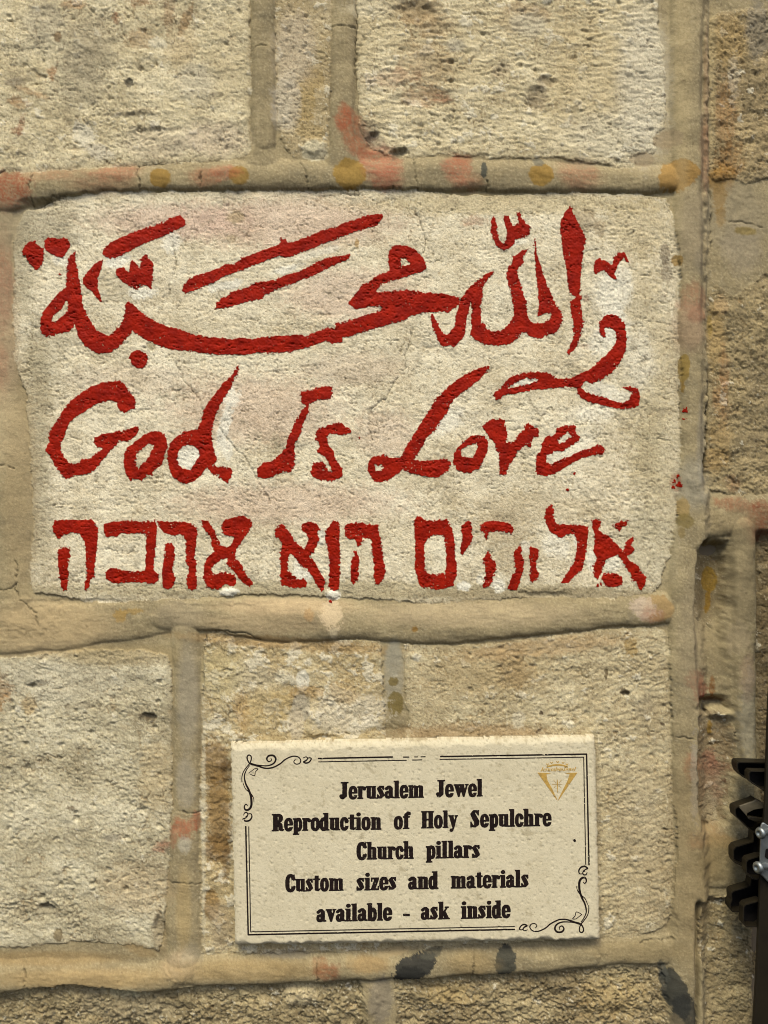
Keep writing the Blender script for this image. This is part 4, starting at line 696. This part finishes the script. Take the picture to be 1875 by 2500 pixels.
# condensed bold serif letters, built from strokes and rings (baseline 0, x-height 30)
GL = {
 'o': (20, [('r',9.5,15,9.5,15.6,2.4,13)]),
 'e': (19, [('r',9.2,15,9.2,15.6,2.4,13),('-',10.5,8.5,30,14),('b',6,13.6,18,16.4)]),
 'c': (18, [('r',9,15,9,15.6,2.4,13),('-',10.5,9.5,30,20.5),('e',14,21.5,3.9,4.4)]),
 'a': (19.5, [('b',9,3,16.5,24),('s',[(3.6,23.5,3.3),(7,28.6,1.5),(10.5,28.2,2.2),(12.7,24,3.6)]),('r',7,8.5,7,8.8,1.5,6.3),('s',[(14,3,2.2),(18.5,1.6,1.4)])]),
 'd': (20.5, [('r',8,15,8.3,15.6,2,12.5),('b',9.5,0,17.5,42),('b',7,39.5,12,42),('b',15,0,20,2.2)]),
 'b': (20.5, [('b',2,0,10,42),('b',0,39.5,5,42),('r',11.5,15,8,15.6,2,12.5)]),
 'p': (20.5, [('b',2,-9,10,30),('b',0,27.5,5,30),('b',0,-9.5,13,-7.2),('r',11.5,15,8,15.6,2,12.5)]),
 'h': (23.5, [('b',2,0,10,42),('b',0,39.5,5,42),('b',0,0,11.6,2.2),('b',13,0,20.7,25),('s',[(9,25,1.2),(13,28.3,1.6),(16.6,25.5,4)]),('b',12.4,0,22.6,2.2)]),
 'n': (23.5, [('b',2,0,10,30),('b',0,27.5,5,30),('b',0,0,11.6,2.2),('b',13,0,20.7,25),('s',[(9,25,1.2),(13,28.3,1.6),(16.6,25.5,4)]),('b',12.4,0,22.6,2.2)]),
 'm': (34, [('b',2,0,9.6,30),('b',0,27.5,5,30),('b',0,0,11,2.2),('b',12.6,0,20,25),('s',[(9,25,1.2),(13,28.3,1.6),(16.2,25.5,3.8)]),('b',11.8,0,21.6,2.2),('b',23.2,0,30.8,25),('s',[(19,25,1.2),(23.4,28.3,1.6),(26.9,25.5,3.9)]),('b',22.4,0,32.6,2.2)]),
 'u': (23.5, [('b',2,5,9.8,30),('b',0,27.5,5,30),('s',[(5.9,5,3.9),(9.5,1.5,1.6),(13,4,1.2)]),('b',12.8,0,20.5,30),('b',10.8,27.5,15,30),('b',18,0,22.8,2.2)]),
 'r': (18.5, [('b',2,0,10,30),('b',0,27.5,5,30),('b',0,0,12,2.2),('s',[(9,24,1.3),(12,28.4,1.6),(14,27,2.4)]),('e',14.8,24.6,3.3,4)]),
 'i': (12.8, [('b',2,0,10,30),('b',0,27.5,5,30),('b',0,0,12,2.2),('e',6,37.6,4.3,4.3)]),
 'l': (12.8, [('b',2,0,10,42),('b',0,39.5,5,42),('b',0,0,12,2.2)]),
 'k': (24, [('b',2,0,10,42),('b',0,39.5,5,42),('b',0,0,11.6,2.2),('s',[(10,14,1.3),(18.5,28.5,1.3)]),('p',[(10,16),(14,21),(22.5,1),(22.5,0),(13.5,0)]),('b',14,27.8,22,30),('b',12.6,0,24,2.2)]),
 's': (17.5, [('s',[(14,24,1.7),(11.5,28.3,1.6),(7,28,2.3),(4.6,23.5,3.8),(8.5,16,4.4),(11.6,8,4.2),(9,2.7,2.4),(5,1.8,1.6),(2.3,6.5,1.9)]),('b',.8,0,2.4,9.5),('b',13.6,21,15.2,30)]),
 't': (16, [('b',3.6,4,11.4,37),('b',0,27.5,15,30),('s',[(7.5,4.5,3.9),(11,1.8,1.7),(14.8,5,1.1)])]),
 'v': (21, [('p',[(1,30),(10,30),(14.4,10),(12,0),(9.3,0)]),('s',[(11.2,2,1.3),(17.6,28,1.3)]),('b',0,27.8,11.6,30),('b',14,27.8,21,30)]),
 'w': (32, [('p',[(1,30),(10,30),(14.4,10),(12,0),(9.3,0)]),('s',[(11.2,2,1.3),(15.5,20,1.3)]),('b',0,27.8,11.6,30),('p',[(12,30),(21,30),(25.4,10),(23,0),(20.3,0)]),('s',[(22.2,2,1.3),(28.6,28,1.3)]),('b',11.6,27.8,22.6,30),('b',25,27.8,32,30)]),
 'y': (21, [('p',[(1,30),(10,30),(14.4,10),(12,0),(9.3,0)]),('s',[(17.6,28,1.3),(11.4,1,1.4),(9,-6,1.7)]),('e',6.4,-6,3.6,3.5),('b',0,27.8,11.6,30),('b',14,27.8,21,30)]),
 'z': (18.5, [('b',1,26.6,17,30),('b',1,0,17,3.4),('p',[(8.5,27),(17,27),(9.5,3),(1,3)]),('b',1,21,2.8,28),('b',15.2,2,17,9.5)]),
 'f': (15, [('b',3,0,10.8,34),('b',0,27.5,14.5,30),('b',0,0,13.5,2.2),('s',[(7,34,3.8),(10.5,39.6,1.9),(13.5,39,1.8)]),('e',14.2,36.9,3,3.3)]),
 'J': (20, [('b',6.5,8,15.5,41),('b',3,38.8,19,41.2),('s',[(11,8,4.4),(7.5,1.6,1.9),(4,2.6,1.8)]),('e',4,7,3.9,4.2)]),
 'R': (27, [('b',3,0,12,41),('b',0,38.8,8,41.2),('b',0,0,14,2.3),('r',13,31,10.3,10.3,1.9,7.8),('s',[(14,20,2.5),(18,15,4.2),(19,5,4.2),(23,1.6,1.4),(25.4,3.4,.8)])]),
 'H': (29, [('b',2,0,11,41),('b',16.5,0,25.5,41),('b',10,19.5,17,22.5),('b',0,0,13,2.3),('b',0,38.8,13,41.2),('b',14.5,0,27.5,2.3),('b',14.5,38.8,27.5,41.2)]),
 'S': (22, [('s',[(16.4,33,1.8),(13,39,1.9),(8.4,38.4,2.7),(5.6,32,4.8),(9.5,23,5.2),(14,14,5.2),(14,8,4.8),(10.5,2.4,2.6),(5,2.5,1.7),(2.4,9,1.8)]),('b',.8,0,2.6,13),('b',16.6,29,18.4,41)]),
 'C': (23, [('r',11.5,20.5,11.5,21.2,3,18.2),('-',13.5,12,30,29),('b',18.8,27.5,20.6,41.2),('s',[(14,39,2),(18.3,33,2.4),(19,28,1.2)]),('s',[(14,2.2,1.8),(18.4,7,1.5),(20,13,1)])]),
 '-': (12, [('b',0,10,11,14.5)]),
}
def prim(p, x, y):
    k = p[0]
    if k in 'b-':
        _, a, b, c, d = p; return np.minimum(np.minimum(x - a, c - x), np.minimum(y - b, d - y))
    if k == 'e':
        _, cx, cy, rx, ry = p; return (1 - np.sqrt(((x - cx) / rx) ** 2 + ((y - cy) / ry) ** 2)) * min(rx, ry)
    if k == 'r':
        _, cx, cy, rx, ry, ix, iy = p
        E_o = (1 - (np.abs((x - cx) / rx) ** 2.4 + np.abs((y - cy) / ry) ** 2.4) ** (1 / 2.4)) * min(rx, ry)
        E_i = (1 - (np.abs((x - cx) / ix) ** 2.8 + np.abs((y - cy) / iy) ** 2.8) ** (1 / 2.8)) * min(ix, iy)
        return np.minimum(E_o, -E_i)
    if k == 's': 
        F = None; P = p[1]
        for (x1, y1, r1), (x2, y2, r2) in zip(P[:-1], P[1:]):
            ex, ey = x2 - x1, y2 - y1; t = np.clip(((x - x1) * ex + (y - y1) * ey) / (ex * ex + ey * ey + 1e-9), 0, 1)
            f = (r1 + t * (r2 - r1)) - np.sqrt((x - x1 - t * ex) ** 2 + (y - y1 - t * ey) ** 2)
            F = f if F is None else np.maximum(F, f)
        return F
    if k == 'p': return poly_sdf(p[1], x, y)
def word_field(txt, sx, x, y):
    F = np.full(x.shape, -9., f32); o = 0
    for ch in txt:
        adv, pr = GL[ch]; m = (x > o - 3) & (x < o + adv + 6)
        xx, yy = x[m] - o, y[m]; G = np.full(xx.shape, -9., f32)
        for p in pr:
            f = prim(p, xx, yy); G = np.minimum(G, -f) if p[0] == '-' else np.maximum(G, f)
        F[m] = np.maximum(F[m], G); o += adv
    return F
def word_width(t): return sum(GL[c][0] for c in t) - 1.5
def put_word(txt, x0, x1, yb0, yb1, mat=M_INK, scale=1.0, step=1.0, name='lettering', bold=.75, slant=0):
    sx = (x1 - x0) / word_width(txt)
    gx = np.arange(x0 - 4, x1 + 5, step); gy = np.arange(min(yb0, yb1) - 46 * scale, max(yb0, yb1) + 14 * scale, step)
    PX, PY = np.meshgrid(gx, gy); PX = PX.astype(f32); PY = PY.astype(f32)
    base = yb0 + (yb1 - yb0) * (PX - x0) / (x1 - x0)
    v = (base - PY) / scale
    F = word_field(txt, sx, (PX - x0) / sx - slant * v, v) + bold + .28 * perlin(PX / 3, PY / 3, 120)
    F = np.minimum(F, 1.9 + 2.2 * perlin(PX / 4, PY / 4, 121) + 1.2 * perlin(PX / 30, PY / 30, 122) + .35)   # worn spots
    return skin(name, gx, gy, F, sign_place, mat, tile, .12 if mat is M_INK else .12)
for w_ in [('Jerusalem', 829, 1034, 1951, 1947), ('Jewel', 1065, 1177, 1946, 1944), ('Reproduction', 664, 930, 2029, 2025), ('of', 962, 999, 2024, 2023),
           ('Holy', 1029, 1116, 2022, 2020.5), ('Sepulchre', 1148, 1345, 2019.5, 2016), ('Church', 871, 1009, 2098.5, 2096), ('pillars', 1040, 1171, 2096, 2093.5),
           ('Custom', 697, 838, 2177, 2174), ('sizes', 870, 967, 2174, 2171.5), ('and', 997, 1069, 2171, 2169.5), ('materials', 1101, 1290, 2169, 2165.5),
           ('available', 773, 956, 2250.5, 2246.5), ('-', 985, 999, 2246, 2246), ('ask', 1028, 1096, 2245, 2243.5), ('inside', 1126, 1245, 2243, 2240)]:
    put_word(*w_)
def strokes(name, sl, mat, step=1.0, polys=(), wear=1.0):
    pts = np.array([p[:2] for s_ in sl for p in s_] + [p for q_ in polys for p in q_])
    x0, y0 = pts.min(0) - 5; x1, y1 = pts.max(0) + 5
    gx = np.arange(x0, x1 + step, step); gy = np.arange(y0, y1 + step, step)
    PX, PY = np.meshgrid(gx, gy); PX = PX.astype(f32); PY = PY.astype(f32)
    F = np.full(PX.shape, -9., f32)
    for s_ in sl: F = np.maximum(F, prim(('s', s_), PX, PY))
    for q_ in polys: F = np.maximum(F, poly_sdf(q_, PX, PY))
    F = np.minimum(F, wear * (1.9 + 2.2 * perlin(PX / 5, PY / 5, 131) + 1.2 * perlin(PX / 40, PY / 40, 132)))
    return skin(name, gx, gy, F, sign_place, mat, tile, .12)
def curve(pts, r0, r1=None, n=6, fat=1.22):                    # smooth curve through points, radius swelling in the middle
    P = np.array(pts, float); out = []; N = len(P)
    for i in range(N - 1):
        p0, p1, p2, p3 = P[max(i - 1, 0)], P[i], P[i + 1], P[min(i + 2, N - 1)]
        for k in range(n):
            t = k / n
            q_ = .5 * ((2 * p1) + (-p0 + p2) * t + (2 * p0 - 5 * p1 + 4 * p2 - p3) * t * t + (-p0 + 3 * p1 - 3 * p2 + p3) * t ** 3)
            out.append(q_)
    out.append(P[-1]); m = len(out); r1 = r1 or r0
    return [(float(q_[0]), float(q_[1]), fat * (r0 + (r1 - r0) * math.sin(math.pi * i / (m - 1)) ** 1.5)) for i, q_ in enumerate(out)]
t4 = lambda pts: [(550 + x / 3, 1780 + y / 3) for x, y in pts]
t5 = lambda pts: [(950 + x / 3, 1780 + y / 3) for x, y in pts]
ORN = [curve(t4([(122,388),(122,350),(132,315),(155,280),(178,252),(190,222),(188,198),(172,190),(160,205),(165,230),(185,255),(230,268),(290,286),(345,282),(400,255),(440,222),(490,200),(530,202),(552,225),(545,250),(518,256),(502,240),(512,224)]), .9, 1.5),
       curve(t4([(178,268),(155,300),(140,345),(150,400),(172,445),(188,495),(192,545),(185,575),(165,592),(145,588),(140,565),(152,550),(163,560)]), .8, 2.3),
       curve(t4([(130,395),(150,440),(185,470),(205,500),(210,530)]), .7, 1.0),
       curve(t4([(185,248),(240,264),(310,268),(355,250),(370,218),(352,194),(318,196),(304,218),(318,238),(338,228),(334,212)]), .8, 1.9),
       curve(t4([(572,210),(592,203),(603,215),(592,230),(574,240),(592,249),(616,240),(630,216),(612,210),(600,222)]), .9, 1.5),
       curve(t4([(172,322),(195,336),(215,340),(222,312),(240,292),(216,290),(198,303),(172,322)]), .7, .8, 3),
       curve(t4([(150,640),(165,630),(160,614),(142,614),(134,630)]), .8, 1.3), curve(t4([(172,620),(190,622),(194,645),(178,668),(150,674),(130,660),(146,652),(162,640)]), .9, 1.7)]
strokes('flourish', ORN, M_INK)
strokes('flourish', [[(608 + 1420 - x, 1850 + 2270 - y, r_) for x, y, r_ in s_] for s_ in ORN], M_INK)
def bl(pts, r_): return [(x, y, r_) for x, y in pts]
strokes('border_line', [bl([(778,1851.7),(958,1848)],1.9), bl([(985,1848.3),(998,1848.2)],1.5), bl([(1012,1848),(1020,1847.8)],1.2), bl([(1028,1847.6),(1038,1847.4)],1.3), bl([(1076,1847),(1432,1841),(1438,2111)],1.9)], M_INK, .9)
strokes('border_line', [bl([(778,1860),(992,1856)],1.2), bl([(1007,1855.5),(1030,1855)],1.2), bl([(1074,1854),(1425,1848.5),(1430,2110)],1.2)], M_INK, .9)
strokes('border_line', [bl([(600,2018),(606,2282),(1256,2269)],1.9)], M_INK, .9)
strokes('border_line', [bl([(607.3,2018.5),(612,2275),(1256,2262)],1.2)], M_INK, .9)
heart = lambda x, y: [bl(t5([(x - 8, y - 8), (x, y + 2), (x + 8, y - 8)]), 1.0)]
strokes('emblem', [[(p[0], p[1], 2.1) for p in t5([(1160,275),(1200,264),(1240,261),(1275,266),(1305,276)])]] + heart(1160,262) + heart(1190,250) + heart(1234,244) + heart(1274,250) + heart(1303,262)
        + [[(*t5([(1232,372)])[0], .8), (*t5([(1232,400)])[0], 1.6), (*t5([(1234,465)])[0], .5)], bl(t5([(1205,372),(1222,396)]), .6), bl(t5([(1262,372),(1244,396)]), .6), bl(t5([(1196,405),(1268,403)]), .6), bl(t5([(1206,432),(1220,414)]), .6), bl(t5([(1260,432),(1246,414)]), .6)],
        M_GOLD, .7, [t5([(1085,318),(1190,323),(1152,331),(1160,375),(1192,432),(1228,508),(1235,530)]), t5([(1380,318),(1280,322),(1322,332),(1303,385),(1270,450),(1241,508),(1235,530)])])
put_word('JerusalemJewel', 1319, 1404, 1883.5, 1882.5, M_GOLD, .24, .6, 'emblem_lettering', -.2, .25)
strokes('ink_spot', [bl([(1402.5,2051.5),(1403,2052.5)], 3.2)], M_INK)

# ------------------------------------------------------------------ dark metal gate edge at the right
def gp(px, py, zmm):
    k = (D - zmm * .001) / D
    return ((px - CX) * S * k, -zmm * .001, Z0 - (py - CY) * S * k)
gate = empty('folding_gate', gp(1900, 2560, 20), 'edge of a dark brown metal folding gate with toothed brackets at the lower right', 'gate')
def prism(name, poly, z0, z1, mat, parent, bev=.0006, inner=None):
    """extruded outline between depths z0 (back) and z1 (front), all set by the front face"""
    P = np.array(poly, float); n = len(P)
    f = [gp(x, y, z1) for x, y in P]; b = [(x, -z0 * .001, z) for x, _, z in f]
    me = bpy.data.meshes.new(name); c = np.mean(f, 0)
    me.from_pydata([tuple(np.array(v) - c) for v in f + b], [], [list(range(n))[::-1], list(range(n, 2 * n))] + [[i, (i + 1) % n, n + (i + 1) % n, n + i] for i in range(n)])
    me.update()
    import bmesh
    bm = bmesh.new(); bm.from_mesh(me); bmesh.ops.recalc_face_normals(bm, faces=bm.faces); bm.to_mesh(me); bm.free()
    o = new_obj(name, me, parent, [mat]); o.matrix_parent_inverse.identity(); o.location = Vector(c) - (parent.location if parent is gate else Vector(parent['c']))
    o['c'] = [float(v) for v in c]
    if bev:
        m = o.modifiers.new('bevel', 'BEVEL'); m.width = bev; m.segments = 2; m.limit_method = 'ANGLE'
    return o
def inset(P, d):
    P = np.array(P, float); n = len(P); area = sum(P[i][0] * P[(i + 1) % n][1] - P[(i + 1) % n][0] * P[i][1] for i in range(n)); s_ = 1 if area > 0 else -1
    out = []
    for i in range(n):
        a = P[i] - P[i - 1]; b = P[(i + 1) % n] - P[i]
        na = np.array([-a[1], a[0]]) / (np.linalg.norm(a) + 1e-9); nb = np.array([-b[1], b[0]]) / (np.linalg.norm(b) + 1e-9)
        m = na + nb; m = m / max(np.linalg.norm(m), .3); k = d / max(.45, float(m @ na)); out.append(tuple(P[i] + s_ * m * k))
    return out
def channel(poly, z0, z1, parent, wall_w=2.6):
    """a folded channel: back web plus a rim standing forward along its outline"""
    Pp = [(1775 + u / 4.81, 1840 + v / 4.81) for u, v in poly]; Pi = inset(Pp, wall_w); n = len(Pp)
    web = prism('bracket', Pp, z0, z0 + 3, M_BLACK, parent, .0004)
    c = np.array(web['c'])
    V = []
    for (x, y), (xi, yi) in zip(Pp, Pi):
        fo = gp(x, y, z1); fi = gp(xi, yi, z1)
        V += [fo, fi, (fo[0], -(z0 + 3.05) * .001, fo[2]), (fi[0], -(z0 + 3.05) * .001, fi[2])]
    Fc = []
    for i in range(n):
        a, b = 4 * i, 4 * ((i + 1) % n)
        Fc += [[a, b, b + 1, a + 1], [a, a + 2, b + 2, b], [a + 1, b + 1, b + 3, a + 3]]
    me = bpy.data.meshes.new('rim'); me.from_pydata([tuple(np.array(v) - c) for v in V], [], Fc); me.update()
    o = new_obj('rim', me, None, [M_BROWN]); o.parent = web
    return web
BR = [
 ([(115,115),(135,95),(520,105),(520,480),(440,450),(390,400),(340,380),(255,310),(180,275),(140,235),(115,170)], 4, 22),
 ([(250,230),(275,200),(520,205),(520,440),(400,420),(340,380),(290,350),(255,310)], 24, 38),
 ([(90,650),(110,630),(310,560),(345,540),(450,600),(450,830),(400,850),(380,930),(310,930),(270,900),(200,830),(100,740),(90,690)], 4, 22),
 ([(70,1130),(100,1090),(300,1030),(310,930),(420,930),(420,1200),(390,1340),(215,1340),(90,1285),(70,1230)], 4, 20),
 ([(222,1270),(245,1240),(380,1200),(430,1200),(430,1480),(330,1480),(250,1440),(220,1390)], 24, 38),
 ([(45,1640),(70,1610),(270,1550),(285,1470),(430,1480),(430,1780),(400,1860),(60,1860),(30,1820),(30,1770),(50,1720)], 4, 20),
 ([(190,1800),(215,1770),(385,1720),(430,1740),(430,1990),(370,2040),(220,2035),(185,2000)], 24, 38),
]
for P, z0, z1 in BR: channel(P, z0, z1, gate)
# bent tabs on the second bracket, caught light painted into the first one's brown
g4 = lambda pts: [(1775 + u / 4.81, 1840 + v / 4.81) for u, v in pts]
prism('tab', g4([(150,615),(310,560),(345,540),(450,600),(440,640),(320,660),(240,700),(235,740),(150,640)]), 22.3, 25, plain_mat('lit_brown_paint', (.09, .075, .045), (.05, .04, .022), 60, .5), gate, .0005)
prism('tab', g4([(240,745),(275,740),(440,765),(440,800),(330,800),(250,770)]), 22.4, 27, M_BROWN, gate, .0005)
prism('gate_post', [(1905,1200),(1890,1500),(1876,1720),(1868,1960),(1857,2130),(1852,2260),(1846,2400),(1840,2500),(1825,2800),(1980,2800),(2000,1200)], 37, 42, M_BROWN, gate, .001)
plate = prism('steel_plate', g4([(400,850),(410,820),(435,810),(475,840),(760,900),(760,1700),(481,1508),(385,1410),(388,1200),(395,1030),(388,900)]), 44, 46.5, M_STEEL, gate, .0008)
prism('slot', g4([(455,1130),(470,1115),(560,1115),(560,1235),(470,1235),(445,1215)]), 46.6, 47, M_BLACK, plate, 0)
# two screws seen from the side: shank and domed socket head
def screw(u, v, rr):
    px, py = 1775 + u / 4.81, 1840 + v / 4.81
    c = np.array(gp(px, py, 52)); ax = Vector((-.90, -.42, .04)).normalized(); quat = ax.to_track_quat('Z', 'Y')
    R_ = rr / 4.81 * S; prof = [(0, .25), (.35, .25), (.42, .55), (.75, .5), (.95, .3), (1, .05), (.95, -.15), (.5, -.2), (.5, -2.6)]
    n = 24; Vv = []; Fc = []
    for k, (r_, z) in enumerate(prof):
        for j in range(n):
            a = 2 * math.pi * j / n; p = quat @ Vector((r_ * math.cos(a), r_ * math.sin(a), z)) * R_; Vv.append(tuple(p))
    for k in range(len(prof) - 1):
        for j in range(n): Fc.append([k * n + j, k * n + (j + 1) % n, (k + 1) * n + (j + 1) % n, (k + 1) * n + j])
    me = bpy.data.meshes.new('screw'); me.from_pydata(Vv, [], Fc); me.polygons.foreach_set('use_smooth', [True] * len(Fc)); me.update()
    o = new_obj('screw', me, None, [M_STEEL]); o.parent = gate; o.location = Vector(c) - gate.location
screw(398, 932, 66); screw(370, 1337, 68)
